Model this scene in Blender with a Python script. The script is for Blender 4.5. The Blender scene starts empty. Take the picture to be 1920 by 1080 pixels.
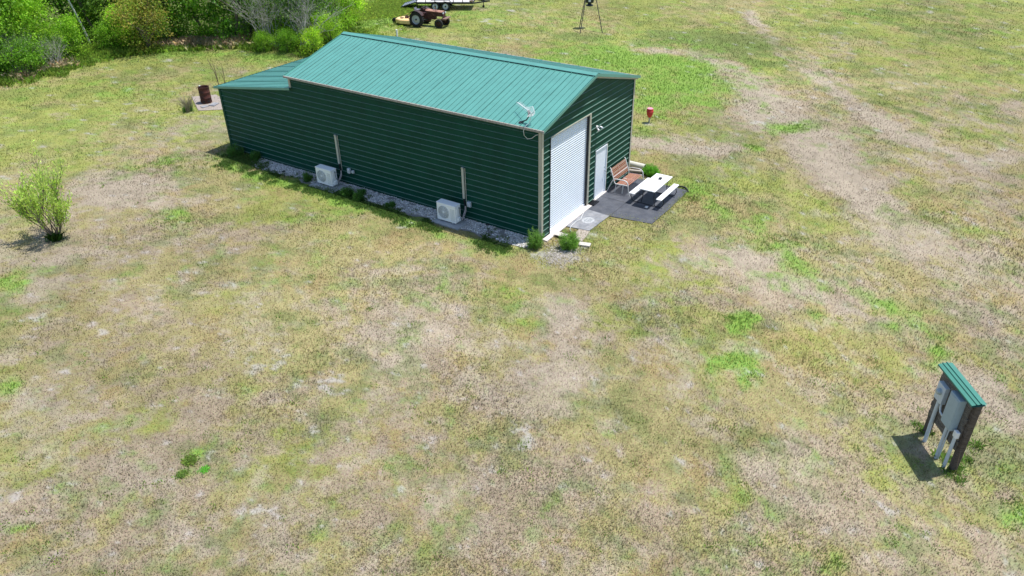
import bpy, math, random
import numpy as np
from mathutils import Vector, Matrix
random.seed(7); RNG = np.random.default_rng(11)
R = math.radians
SC = bpy.context.scene; COL = SC.collection

# ------------------------------------------------------------------ camera
F_PX = 1416.06; YAW, PIT, ROL = R(55.814), R(31.84), R(-1.072)
CAMP = np.array([-20.689, -12.736, 13.055])
fw = np.array([math.sin(YAW)*math.cos(PIT), math.cos(YAW)*math.cos(PIT), -math.sin(PIT)])
_r = np.array([math.cos(YAW), -math.sin(YAW), 0.]); _u = np.cross(_r, fw)
rt = _r*math.cos(ROL)+_u*math.sin(ROL); up = -_r*math.sin(ROL)+_u*math.cos(ROL)
cd = bpy.data.cameras.new('camera'); cam = bpy.data.objects.new('camera', cd); COL.objects.link(cam)
M = Matrix(((rt[0], up[0], -fw[0], CAMP[0]), (rt[1], up[1], -fw[1], CAMP[1]), (rt[2], up[2], -fw[2], CAMP[2]), (0, 0, 0, 1)))
cam.matrix_world = M; cd.sensor_width = 36; cd.lens = F_PX/1920*36; cd.clip_end = 2000; cd.clip_start = .1
SC.camera = cam
# ------------------------------------------------------------------ world and sun
SUN = Vector((.25, -.22, 1)).normalized()
w = bpy.data.worlds.new('World'); SC.world = w; w.use_nodes = True
nt = w.node_tree; bg = nt.nodes['Background']; sky = nt.nodes.new('ShaderNodeTexSky')
sky.sky_type = 'NISHITA'; sky.sun_disc = False
sky.sun_elevation = math.asin(SUN.z); sky.sun_rotation = math.atan2(SUN.x, SUN.y)
sky.air_density = 1.0; sky.dust_density = .6
nt.links.new(sky.outputs[0], bg.inputs[0]); bg.inputs[1].default_value = .15
sl = bpy.data.lights.new('sun', 'SUN'); sl.energy = 4.6; sl.angle = R(.53); sl.color = (1, .97, .925)
so = bpy.data.objects.new('sun', sl); COL.objects.link(so); so.rotation_euler = SUN.to_track_quat('Z', 'Y').to_euler()
SC.view_settings.view_transform = 'Standard'; SC.view_settings.look = 'None'
SC.view_settings.exposure = 0.28; SC.view_settings.gamma = 1

def at(px, py, z=0.):
    """point of the photograph -> point of the ground (height z)"""
    v = fw*F_PX+rt*(px-960)+up*(540-py); t = (z-CAMP[2])/v[2]; return CAMP+v*t

# ------------------------------------------------------------------ materials
MATS = {}
def mat(name, col, rough=.6, metal=0., var=0., scale=8., col2=None, bump=0., bscale=40., spec=.5, attr=None, objvar=0., transl=0., stretch=None, detail=4.):
    if name in MATS: return MATS[name]
    m = bpy.data.materials.new(name); m.use_nodes = True; n = m.node_tree.nodes; l = m.node_tree.links
    b = n['Principled BSDF']; b.inputs['Roughness'].default_value = rough; b.inputs['Metallic'].default_value = metal
    b.inputs['Specular IOR Level'].default_value = spec
    rgb = n.new('ShaderNodeRGB'); rgb.outputs[0].default_value = (*col, 1); out = rgb.outputs[0]
    tc = n.new('ShaderNodeTexCoord'); mp = n.new('ShaderNodeMapping'); l.new(tc.outputs['Object'], mp.inputs[0])
    if stretch: mp.inputs['Scale'].default_value = stretch
    if attr:
        a = n.new('ShaderNodeAttribute'); a.attribute_name = attr; out = a.outputs['Color']
    if col2 is not None:
        nz = n.new('ShaderNodeTexNoise'); nz.inputs['Scale'].default_value = scale; nz.inputs['Detail'].default_value = detail
        nz.inputs['Roughness'].default_value = .65; l.new(mp.outputs[0], nz.inputs[0])
        cr = n.new('ShaderNodeMapRange'); cr.inputs[1].default_value = .42; cr.inputs[2].default_value = .62; l.new(nz.outputs[0], cr.inputs[0])
        mx = n.new('ShaderNodeMix'); mx.data_type = 'RGBA'; l.new(cr.outputs[0], mx.inputs[0]); l.new(out, mx.inputs[6]); mx.inputs[7].default_value = (*col2, 1)
        out = mx.outputs[2]
    if var > 0:
        nz = n.new('ShaderNodeTexNoise'); nz.inputs['Scale'].default_value = scale*1.7; nz.inputs['Detail'].default_value = 5
        nz.inputs['Roughness'].default_value = .7; l.new(mp.outputs[0], nz.inputs[0])
        mr = n.new('ShaderNodeMapRange'); mr.inputs[1].default_value = .3; mr.inputs[2].default_value = .7
        mr.inputs[3].default_value = 1-var; mr.inputs[4].default_value = 1+var; l.new(nz.outputs[0], mr.inputs[0])
        hv = n.new('ShaderNodeHueSaturation'); l.new(mr.outputs[0], hv.inputs['Value']); l.new(out, hv.inputs['Color']); out = hv.outputs[0]
    if objvar > 0:
        oi = n.new('ShaderNodeObjectInfo'); mr = n.new('ShaderNodeMapRange'); mr.inputs[3].default_value = 1-objvar; mr.inputs[4].default_value = 1+objvar
        l.new(oi.outputs['Random'], mr.inputs[0]); hv = n.new('ShaderNodeHueSaturation'); l.new(mr.outputs[0], hv.inputs['Value'])
        m2 = n.new('ShaderNodeMapRange'); m2.inputs[3].default_value = .5+objvar*.06; m2.inputs[4].default_value = .5-objvar*.06
        l.new(oi.outputs['Random'], m2.inputs[0]); l.new(m2.outputs[0], hv.inputs['Hue']); l.new(out, hv.inputs['Color']); out = hv.outputs[0]
    l.new(out, b.inputs['Base Color'])
    if bump > 0:
        nz = n.new('ShaderNodeTexNoise'); nz.inputs['Scale'].default_value = bscale; nz.inputs['Detail'].default_value = 6; l.new(mp.outputs[0], nz.inputs[0])
        bp = n.new('ShaderNodeBump'); bp.inputs['Strength'].default_value = bump; bp.inputs['Distance'].default_value = .02
        l.new(nz.outputs[0], bp.inputs['Height']); l.new(bp.outputs[0], b.inputs['Normal'])
    if transl > 0:
        tr = n.new('ShaderNodeBsdfTranslucent'); l.new(out, tr.inputs[0]); ms = n.new('ShaderNodeMixShader'); ms.inputs[0].default_value = transl
        o = n['Material Output']; l.new(b.outputs[0], ms.inputs[1]); l.new(tr.outputs[0], ms.inputs[2]); l.new(ms.outputs[0], o.inputs[0])
    MATS[name] = m; return m

ROOF = mat('roof_green_metal', (.088, .288, .238), .38, var=.09, scale=1.1, spec=.9, bump=.06, bscale=5)
RIBSHADE = mat('roof_rib_painted_shade', (.035, .145, .128), .5, var=.25, scale=1.5, spec=.4)  # shade on the flanks of the roof ribs, painted as a darker green
RIBLIT = mat('rib_ledge_painted_light', (.10, .175, .145), .7, var=.25, scale=2.5, spec=.4)  # sky light caught by the wall rib tops, painted as a paler green
ROOFM = mat('small_roof_metal', (.045, .20, .15), .45, var=.1, scale=4, spec=.5)
WALLG = mat('wall_green_metal', (.002, .056, .036), .5, var=.2, scale=.8, spec=.16, bump=.05, bscale=4)
TRIM = mat('beige_trim', (.43, .41, .33), .5, var=.08, scale=3)
GUT = mat('eave_trim_dirty', (.36, .34, .30), .7, var=.25, scale=16, col2=(.25, .21, .18))
WHITEM = mat('white_shutter_metal', (.76, .80, .84), .4, var=.04, scale=2)
WHITED = mat('white_door_paint', (.78, .82, .86), .45, var=.04, scale=1.5)
WHITEP = mat('white_plastic', (.80, .80, .80), .5, var=.03, scale=4)
ACW = mat('ac_offwhite_metal', (.90, .91, .90), .5, var=.04, scale=5)
ACD = mat('ac_grille_grey', (.36, .40, .41), .6)
DARK = mat('black_rubber', (.012, .012, .014), .7)
BLACKM = mat('black_painted_steel', (.015, .016, .02), .45)
GALV = mat('galvanised_steel', (.42, .45, .47), .4, metal=.6, var=.12, scale=9)
PVC = mat('grey_pvc', (.55, .60, .64), .5, var=.08, scale=9)
BOXG = mat('grey_enclosure_paint', (.33, .42, .47), .42, var=.06, scale=5)
WOODD = mat('weathered_dark_wood', (.065, .045, .035), .85, var=.4, scale=7, col2=(.12, .10, .085), stretch=(1, 1, 6), bump=.4)
BOARDW = mat('grey_weathered_boards', (.10, .085, .07), .85, var=.45, scale=6, col2=(.20, .18, .16), stretch=(2, 2, 10), bump=.4)
PLANK = mat('bleached_plank', (.52, .48, .43), .8, var=.2, scale=10)
SLATR = mat('redwood_slat', (.38, .17, .105), .6, var=.25, scale=9)
FRAMEW = mat('offwhite_tube_frame', (.66, .65, .62), .4)
CONC = mat('patio_concrete', (.27, .27, .28), .85, var=.22, scale=2.2, col2=(.19, .20, .22), bump=.3)
CONCW = mat('pale_concrete_apron', (.62, .56, .52), .85, var=.16, scale=5, bump=.3)
CONCT = mat('tan_concrete', (.36, .31, .26), .85, var=.18, scale=5, bump=.3)
MATR = mat('dark_rubber_paving', (.062, .068, .085), .75, var=.18, scale=2.5, col2=(.085, .09, .105), bump=.3, bscale=90)
RUST = mat('rusted_steel', (.085, .022, .014), .8, var=.5, scale=6, col2=(.045, .016, .012), bump=.3)
REDP = mat('faded_red_plastic', (.55, .03, .035), .45, var=.12, scale=8)
PINK = mat('sunfaded_red_top', (.75, .28, .35), .5)
TRED = mat('rusty_red_tractor_paint', (.05, .014, .012), .7, var=.5, scale=5, col2=(.10, .035, .025))
TORG = mat('faded_orange_hood_paint', (.42, .22, .15), .6, var=.5, scale=4, col2=(.12, .035, .025))
YELP = mat('yellow_mower_deck', (.80, .56, .27), .55, var=.15, scale=4)
TYRE = mat('tyre_rubber', (.02, .02, .021), .85, var=.3, scale=9)
RIMS = mat('silver_wheel_rim', (.50, .53, .56), .4, var=.1, scale=9)
BARK = mat('grey_brown_bark', (.15, .12, .09), .9, var=.3, scale=9, stretch=(1, 1, .3))
TWIG = mat('bare_grey_twig', (.40, .385, .35), .9, var=.2, scale=5)
TWIGB = mat('brown_twig', (.17, .12, .085), .9, var=.2, scale=5)
CORD = mat('white_cord', (.7, .7, .68), .5)
HOSEP = mat('pipe_wrap', (.48, .42, .40), .7, var=.2, scale=20)
GLASS = mat('meter_glass', (.35, .42, .45), .08, spec=.9)
STONE = mat('gravel_stone', (.4, .4, .4), .85, attr='tint')
LEAFM = mat('leaf', (.1, .2, .03), .5, attr='tint', objvar=.22, transl=.5, spec=.3)
LEAFP = mat('plant_leaf', (.1, .2, .03), .55, attr='tint', transl=.5, spec=.25)
BLADE = mat('grass_blade', (.3, .3, .1), .75, attr='tint', transl=.25, spec=.15)

UND = mat('rank_blade', (.1, .2, .03), .6, attr='tint', transl=.5, spec=.2)
# ------------------------------------------------------------------ mesh builder
class MB:
    def __init__(s): s.v = []; s.f = []; s.sm = []; s.mi = {}
    def add(s, vs, fs, sm=False, mi=0):
        o = len(s.v)
        if mi:
            for k in range(len(fs)): s.mi[len(s.f)+k] = mi
        s.v += [tuple(float(c) for c in q) for q in vs]
        for f in fs: s.f.append(tuple(i+o for i in f)); s.sm.append(sm)
        return s
    def box(s, c, d, rz=0, rx=0, ry=0):
        m = Matrix.Rotation(rz, 3, 'Z') @ Matrix.Rotation(ry, 3, 'Y') @ Matrix.Rotation(rx, 3, 'X'); c = Vector(c)
        vs = [c+m @ Vector((a*d[0]/2, b*d[1]/2, e*d[2]/2)) for a in (-1, 1) for b in (-1, 1) for e in (-1, 1)]
        return s.add(vs, [(0, 1, 3, 2), (4, 6, 7, 5), (0, 4, 5, 1), (2, 3, 7, 6), (0, 2, 6, 4), (1, 5, 7, 3)])
    def bar(s, a, b, wd, th, upv=(0, 0, 1)):
        a = Vector(a); b = Vector(b); d = (b-a).normalized(); u = Vector(upv); sd = d.cross(u)
        if sd.length < 1e-4: sd = d.cross(Vector((1, 0, 0)))
        sd.normalize(); u = sd.cross(d).normalized()
        vs = [p+sd*(i*wd/2)+u*(j*th/2) for p in (a, b) for i, j in ((-1, -1), (1, -1), (1, 1), (-1, 1))]
        return s.add(vs, [(0, 1, 2, 3), (7, 6, 5, 4), (0, 4, 5, 1), (1, 5, 6, 2), (2, 6, 7, 3), (3, 7, 4, 0)])
    def tube(s, pts, r, n=8, close=False):
        P = [Vector(q) for q in pts]; rr = r if isinstance(r, (list, tuple)) else [r]*len(P); vs = []; fs = []; prev = None
        for i, q in enumerate(P):
            if close: t = P[(i+1) % len(P)]-P[i-1]
            else: t = (P[min(i+1, len(P)-1)]-P[max(i-1, 0)])
            t = t.normalized() if t.length > 1e-9 else Vector((0, 0, 1))
            if prev is None:
                u = t.orthogonal().normalized()
            else:
                u = prev-t*prev.dot(t); u = u.normalized() if u.length > 1e-6 else t.orthogonal().normalized()
            prev = u; wv = t.cross(u)
            for k in range(n):
                a = 2*math.pi*k/n; vs.append(q+(u*math.cos(a)+wv*math.sin(a))*rr[i])
        m = len(P)
        for i in range(m if close else m-1):
            j = (i+1) % m
            for k in range(n): fs.append((i*n+k, i*n+(k+1) % n, j*n+(k+1) % n, j*n+k))
        s.add(vs, fs, True)
        if not close: s.add(vs[:n], [tuple(reversed(range(n)))]); s.add(vs[-n:], [tuple(range(n))])
        return s
    def lathe(s, prof, c=(0, 0, 0), n=24, axis='Z', flat=False):
        vs = []; fs = []
        for (r, z) in prof:
            for k in range(n):
                a = 2*math.pi*k/n; x, y = r*math.cos(a), r*math.sin(a)
                q = {'Z': (x, y, z), 'X': (z, x, y), 'Y': (y, z, x)}[axis]; vs.append((q[0]+c[0], q[1]+c[1], q[2]+c[2]))
        for i in range(len(prof)-1):
            for k in range(n): fs.append((i*n+k, i*n+(k+1) % n, (i+1)*n+(k+1) % n, (i+1)*n+k))
        return s.add(vs, fs, not flat)
    def prism(s, poly, z0, z1):
        n = len(poly); vs = [(x, y, z0) for x, y in poly]+[(x, y, z1) for x, y in poly]
        return s.add(vs, [tuple(reversed(range(n))), tuple(range(n, 2*n))]+[(i, (i+1) % n, n+(i+1) % n, n+i) for i in range(n)])
    def build(s, name, m, parent=None, bevel=0., m2=None):
        me = bpy.data.meshes.new(name); off = Vector((0, 0, 0))
        p = parent
        while p is not None: off += Vector(p.location); p = p.parent
        me.from_pydata([(x-off.x, y-off.y, z-off.z) for x, y, z in s.v], [], s.f)
        me.polygons.foreach_set('use_smooth', s.sm); me.materials.append(m)
        if s.mi:
            me.materials.append(m2 or m)
            for k, q in s.mi.items(): me.polygons[k].material_index = q
        me.update(); o = bpy.data.objects.new(name, me); COL.objects.link(o)
        if parent is not None: o.parent = parent
        if bevel > 0:
            b = o.modifiers.new('bevel', 'BEVEL'); b.width = bevel; b.segments = 2; b.limit_method = 'ANGLE'
        return o

def tag(o, label=None, cat=None, group=None, kind=None):
    if label: o['label'] = label
    if cat: o['category'] = cat
    if group: o['group'] = group
    if kind: o['kind'] = kind
    return o
def thing(name, label, cat, loc=(0, 0, 0), group=None):
    o = bpy.data.objects.new(name, None); o.empty_display_size = .1; o.location = loc; COL.objects.link(o)
    return tag(o, label, cat, group)
def copy_tree(o, parent=None):
    c = o.copy(); COL.objects.link(c)
    if parent is not None: c.parent = parent
    for ch in [q for q in bpy.data.objects if q.parent == o]: copy_tree(ch, c)
    return c
def npmesh(name, verts, faces_n, m, tint=None, parent=None, smooth=False):
    """verts (N*k,3): every k consecutive vertices are one face; tint (N,3) per face"""
    k = faces_n; nf = len(verts)//k; me = bpy.data.meshes.new(name)
    me.vertices.add(len(verts)); me.vertices.foreach_set('co', np.asarray(verts, np.float32).ravel())
    me.loops.add(len(verts)); me.loops.foreach_set('vertex_index', np.arange(len(verts), dtype=np.int32))
    me.polygons.add(nf); me.polygons.foreach_set('loop_start', np.arange(nf, dtype=np.int32)*k)
    try: me.polygons.foreach_set('loop_total', np.full(nf, k, dtype=np.int32))
    except Exception: pass
    if tint is not None:
        a = me.attributes.new('tint', 'FLOAT_COLOR', 'POINT'); c = np.ones((len(verts), 4), np.float32); c[:, :3] = np.repeat(tint, k, axis=0)
        a.data.foreach_set('color', c.ravel())
    me.materials.append(m); me.update(); me.validate()
    o = bpy.data.objects.new(name, me); COL.objects.link(o)
    if parent is not None: o.parent = parent
    return o

# ------------------------------------------------------------------ value noise (world space)
def _h(i, j, s):
    n = (i.astype(np.int64)*374761393+j.astype(np.int64)*668265263+s*974634777) & 0xffffffff
    n = ((n ^ (n >> 13))*1274126177) & 0xffffffff
    return ((n ^ (n >> 16)) & 0xffff)/65535.
def vn(x, y, s):
    i = np.floor(x); j = np.floor(y); fx = x-i; fy = y-j; fx = fx*fx*(3-2*fx); fy = fy*fy*(3-2*fy)
    a = _h(i, j, s); b = _h(i+1, j, s); c = _h(i, j+1, s); d = _h(i+1, j+1, s)
    return (a*(1-fx)+b*fx)*(1-fy)+(c*(1-fx)+d*fx)*fy
def fbm(x, y, sc, s, o=4, g=.55):
    t = 0; a = 1; n = 0; f = 1/sc
    for k in range(o):
        cs, sn = math.cos(k*1.1+.4), math.sin(k*1.1+.4)
        t = t+a*vn((x*cs-y*sn)*f+13.7*k, (x*sn+y*cs)*f-7.3*k, s+k*17); n += a; a *= g; f *= 2.03
    return t/n
def ss(a, b, x): t = np.clip((x-a)/(b-a), 0, 1); return t*t*(3-2*t)

# ------------------------------------------------------------------ what grows where on the field
GX = [80, 240, 400, 560, 720, 880, 1040, 1200, 1360, 1520, 1680, 1840]; GY = [40, 120, 231, 385, 540, 694, 848, 1002]
GG = ['655666655556', '667766665556', '655566665344', '424555544443', '333345544434', '333322244434', '333333333333', '333333333333']
PP = ['111112221212', '111112221222', '133322223643', '563222334444', '554555444543', '545566745455', '545455555555', '666556555666']
CP = np.array([at(gx, gy)[:2] for gy in GY for gx in GX]); CG = np.array([int(c) for r_ in GG for c in r_])/10.; CQ = np.array([int(c) for r_ in PP for c in r_])/10.
def field(x, y):
    d0 = np.hypot(x-CAMP[0], y-CAMP[1]); s = .10*d0+.6
    wsum = np.zeros_like(x)+1e-9; g = np.zeros_like(x); p = np.zeros_like(x)
    for (cx, cy), a, b in zip(CP, CG, CQ):
        q = np.exp(-((x-cx)**2+(y-cy)**2)/(2*s*s))+1e-7; wsum += q; g += a*q; p += b*q
    return g/wsum, p/wsum
# patches: pixel centre, pixel radii, kind, strength   (turned into places on the ground)
PATCH = [(1378, 600, 22, 11, 'G', 1.6), (1366, 680, 34, 15, 'G', 1.35), (1402, 708, 16, 16, 'G', 1.25), (1482, 242, 32, 10, 'G', 1.6), (1409, 277, 18, 5, 'G', .9), (1434, 204, 14, 8, 'G', .8),
 (1170, 112, 150, 30, 'G', .95), (1285, 150, 110, 42, 'G', .95), (1240, 190, 70, 30, 'G', .8), (1190, 250, 30, 12, 'G', .6), (1230, 215, 40, 12, 'G', .7), (1350, 170, 55, 22, 'G', .5), (1215, 180, 30, 25, 'G', .7),
 (315, 408, 50, 15, 'G', .65), (320, 308, 60, 12, 'G', .6), (450, 292, 50, 12, 'G', .8), (1500, 545, 34, 22, 'G', .55), (1448, 452, 60, 22, 'G', .6), (1300, 372, 40, 16, 'G', .6), (1370, 400, 60, 20, 'G', .45),
 (1420, 425, 45, 18, 'G', .5), (1530, 580, 40, 20, 'G', .35), (1755, 648, 22, 16, 'G', .8), (1750, 680, 24, 14, 'G', .6), (1650, 570, 30, 16, 'G', .45), (1710, 600, 30, 20, 'G', .4), (1875, 500, 60, 34, 'G', .55), (1870, 448, 40, 12, 'G', .35),
 (1560, 1062, 34, 14, 'G', .9), (1905, 960, 20, 30, 'G', .7), (60, 988, 26, 12, 'G', .7), (30, 730, 26, 14, 'G', .7), (14, 530, 20, 14, 'G', .6), (720, 520, 60, 18, 'G', .45), (840, 540, 80, 20, 'G', .45), (930, 555, 40, 14, 'G', .4), (660, 520, 50, 16, 'G', .3),
 (590, 410, 60, 12, 'G', .4), (860, 500, 60, 10, 'G', .3), (225, 175, 60, 12, 'G', .5), (290, 240, 40, 10, 'G', .35), (120, 160, 90, 10, 'G', .5), (360, 100, 80, 8, 'G', .6), (500, 108, 60, 8, 'G', .7), (560, 120, 60, 9, 'G', .5),
 (700, 40, 60, 20, 'G', .9), (740, 10, 70, 14, 'G', .8), (680, 20, 40, 20, 'G', .7), (850, 25, 60, 10, 'G', .4), (1010, 40, 90, 14, 'G', .35), (950, 120, 60, 12, 'G', .3), (1620, 30, 60, 8, 'G', .3), (1830, 60, 60, 10, 'G', .35),
 (1100, 470, 30, 12, 'G', .4), (790, 875, 24, 12, 'G', .6), (355, 862, 14, 8, 'G', .9), (340, 890, 13, 9, 'G', .8), (1095, 70, 50, 8, 'O', .6), (1280, 68, 60, 10, 'O', .8), (1375, 82, 66, 18, 'O', .9), (1320, 95, 40, 8, 'O', .6),
 (1435, 120, 34, 5, 'O', .8), (1570, 60, 50, 9, 'O', .5), (1680, 25, 70, 7, 'O', .5), (1770, 60, 60, 8, 'O', .4), (1860, 95, 50, 8, 'O', .3), (1640, 140, 40, 8, 'O', .4), (1700, 175, 60, 6, 'O', .4), (1830, 205, 50, 9, 'O', .4), (1600, 130, 30, 6, 'O', .3),
 (1190, 620, 30, 20, 'O', .3), (900, 590, 40, 16, 'O', .35), (1250, 800, 40, 30, 'O', .25), (700, 770, 60, 20, 'O', .25), (1400, 800, 40, 40, 'O', .25), (560, 870, 40, 20, 'O', .2),
 (1400, 215, 60, 22, 'P', .55), (1470, 190, 50, 20, 'P', .3), (1350, 282, 60, 12, 'P', .5), (1560, 250, 40, 30, 'P', .25), (1600, 310, 50, 30, 'P', .25), (1230, 262, 50, 12, 'P', .6), (1400, 500, 60, 34, 'P', .5), (1720, 460, 60, 20, 'P', .3),
 (250, 348, 70, 20, 'P', .8), (190, 372, 70, 18, 'P', .6), (290, 385, 50, 10, 'P', .4), (60, 520, 90, 40, 'P', .4), (160, 470, 80, 30, 'P', .4), (1050, 640, 50, 70, 'P', .6), (1060, 585, 40, 26, 'P', .5), (930, 720, 90, 40, 'P', .4), (690, 640, 60, 40, 'P', .45),
 (820, 640, 60, 30, 'P', .4), (1560, 540, 60, 24, 'P', .4), (1470, 560, 40, 20, 'P', .3), (1330, 740, 40, 20, 'P', .35), (80, 750, 80, 40, 'P', .3), (230, 860, 60, 40, 'P', .25), (1030, 900, 60, 40, 'P', .3), (1480, 870, 60, 50, 'P', .3), (790, 960, 60, 40, 'P', .25),
 (1880, 720, 60, 50, 'P', .35), (1900, 200, 20, 9, 'P', .8), (1860, 295, 50, 16, 'P', .5), (380, 240, 60, 20, 'P', .4), (560, 118, 10, 4, 'P', .4), (860, 400, 0.1, .1, 'P', 0),
 (1052, 477, 44, 12, 'W', .9), (1120, 440, 30, 6, 'W', .5), (985, 812, 18, 20, 'W', 1.), (490, 678, 56, 14, 'W', .7), (632, 712, 34, 12, 'W', .7), (560, 672, 20, 6, 'W', .6), (184, 625, 22, 6, 'W', .8), (330, 655, 9, 9, 'W', .9), (122, 700, 9, 8, 'W', 1.),
 (75, 702, 8, 6, 'W', .7), (470, 955, 26, 14, 'W', .7), (320, 892, 16, 16, 'W', .8), (392, 936, 8, 8, 'W', .8), (612, 1045, 18, 9, 'W', 1.), (640, 968, 16, 7, 'W', .8), (1664, 960, 24, 9, 'W', .9), (563, 768, 8, 6, 'W', .8), (455, 795, 10, 5, 'W', .6),
 (690, 730, 12, 5, 'W', .7), (812, 620, 14, 5, 'W', .8), (920, 655, 9, 5, 'W', .6), (1190, 770, 12, 10, 'W', .5), (500, 880, 12, 10, 'W', .6), (875, 1025, 8, 7, 'W', .7), (740, 915, 12, 14, 'W', .5), (15, 820, 14, 8, 'W', .8), (30, 945, 30, 8, 'W', .6), (213, 968, 8, 8, 'W', .8),
 (10, 935, 30, 6, 'W', .6), (680, 845, 12, 5, 'W', .5), (960, 80, 24, 6, 'W', .4), (957, 20, 10, 2, 'W', .9), (925, 40, 26, 5, 'W', .6), (1175, 45, 20, 5, 'W', .5), (1425, 228, 22, 5, 'W', .7), (1390, 225, 30, 6, 'W', .4), (318, 112, 14, 3, 'W', .8),
 (190, 190, 14, 4, 'W', .5), (290, 205, 26, 5, 'W', .4), (1215, 232, 26, 5, 'W', .6), (1060, 690, 10, 4, 'W', .4), (1040, 820, 10, 6, 'W', .6), (1185, 880, 10, 5, 'W', .3), (1270, 690, 10, 5, 'W', .35)]
TR = [([(1290, 355), (1350, 400), (1420, 430), (1480, 480), (1520, 560)], .7, 'G', .55), ([(1620, 545), (1700, 600), (1760, 660)], .5, 'G', .5), ([(1330, 285), (1270, 275), (1200, 268)], .5, 'P', .7), ([(1360, 480), (1440, 500), (1540, 555), (1640, 600)], .5, 'P', .5), ([(1560, 300), (1640, 400), (1760, 520), (1880, 640)], .6, 'P', .35), ([(1240, 60), (1330, 82), (1420, 118)], .7, 'O', .7), ([(1600, 20), (1720, 60), (1900, 110)], .6, 'O', .5), ([(1640, 190), (1760, 230), (1900, 280)], .35, 'O', .4), ([(1210, 92), (1300, 100), (1370, 125), (1420, 165), (1450, 210), (1510, 260), (1560, 320), (1620, 385)], 1.15, 'P', .75), ([(1380, 5), (1440, 60), (1530, 130), (1650, 220), (1780, 310), (1915, 410)], 1.0, 'P', .33), ([(1560, 300), (1640, 360), (1740, 430), (1900, 540)], 1.1, 'P', .35), ([(1400, 20), (1430, 60), (1470, 110), (1560, 170), (1660, 230), (1800, 300), (1900, 340)], .55, 'P', .45),
 ([(1290, 360), (1340, 390), (1400, 430), (1440, 470)], .6, 'G', .35), ([(1560, 60), (1600, 110), (1700, 170), (1800, 215), (1910, 250)], .4, 'P', .3), ([(1440, 60), (1470, 90), (1540, 140), (1640, 190)], .3, 'O', .35)]
def seg_dist(x, y, pts):
    d = np.full_like(x, 1e9)
    for a, b in zip(pts[:-1], pts[1:]):
        ax, ay = a; bx, by = b; L = (bx-ax)**2+(by-ay)**2; t = np.clip(((x-ax)*(bx-ax)+(y-ay)*(by-ay))/L, 0, 1)
        d = np.minimum(d, np.hypot(x-ax-t*(bx-ax), y-ay-t*(by-ay)))
    return d
_P = []
for (px, py, rx, ry, k, s) in PATCH:
    c = at(px, py); e1 = (at(px+rx, py)-at(px-rx, py))[:2]/2; e2 = (at(px, py-ry)-at(px, py+ry))[:2]/2
    Mi = np.linalg.inv(np.array([e1, e2]).T); _P.append((c[:2], Mi, k, s, max(np.hypot(*e1), np.hypot(*e2))))
_T = [([tuple(at(*q)[:2]) for q in pts], wd, k, s) for pts, wd, k, s in TR]
def cover(x, y):
    """weights: green, pink-bare, olive, white sand for each ground point"""
    wx = x+(fbm(x, y, 1.3, 5)-.5)*1.1+(fbm(x, y, .35, 6, 3)-.5)*.35; wy = y+(fbm(x, y, 1.3, 15)-.5)*1.1+(fbm(x, y, .35, 16, 3)-.5)*.35
    wx2 = x+(fbm(x, y, .3, 25, 3)-.5)*.5; wy2 = y+(fbm(x, y, .3, 26, 3)-.5)*.5
    g, p = field(x, y); o = np.zeros_like(x); wt = np.zeros_like(x); gb = np.zeros_like(x)
    for c, Mi, k, s, rad in _P:
        m = np.abs(x-c[0])+np.abs(y-c[1]) < rad*5+2
        if not m.any(): continue
        ax = wx2 if k == 'W' else wx; ay = wy2 if k == 'W' else wy
        dx = ax[m]-c[0]; dy = ay[m]-c[1]; e = (Mi[0, 0]*dx+Mi[0, 1]*dy)**2+(Mi[1, 0]*dx+Mi[1, 1]*dy)**2; q = (np.exp(-e*.55) if k in 'GPO' else np.exp(-e*.9))*s
        if k == 'G': gb[m] = np.maximum(gb[m], q)
        elif k == 'P': p[m] += q*.85; g[m] -= q*.3
        elif k == 'O': o[m] = np.maximum(o[m], q)
        else: wt[m] = np.maximum(wt[m], q)
    for pts, wd, k, s in _T:
        q = np.exp(-(seg_dist(wx, wy, pts)/wd)**2)*s
        if k == 'G': gb = np.maximum(gb, q)
        elif k == 'P': p = p+q*.95; g = g-q*.35; gb = gb*(1-.5*q)
        else: o = np.maximum(o, q)
    # the lush strip in the lee of the long wall
    st = np.exp(-((wx+1.35)/.42)**2)*ss(-.6, .6, y)*(1-ss(15.2, 16.6, y)); gb = np.maximum(gb, st*.85)
    return g, p, o, wt, gb
C_STRAW = np.array([.278, .243, .113]); C_YG = np.array([.232, .25, .066]); C_PINK = np.array([.292, .235, .168]); C_OLIVE = np.array([.13, .165, .05])
C_GREEN = np.array([.155, .26, .045]); C_SAND = np.array([.39, .365, .34]); C_TAN = np.array([.27, .20, .095]); C_BARE = np.array([.34, .29, .225])
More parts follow.
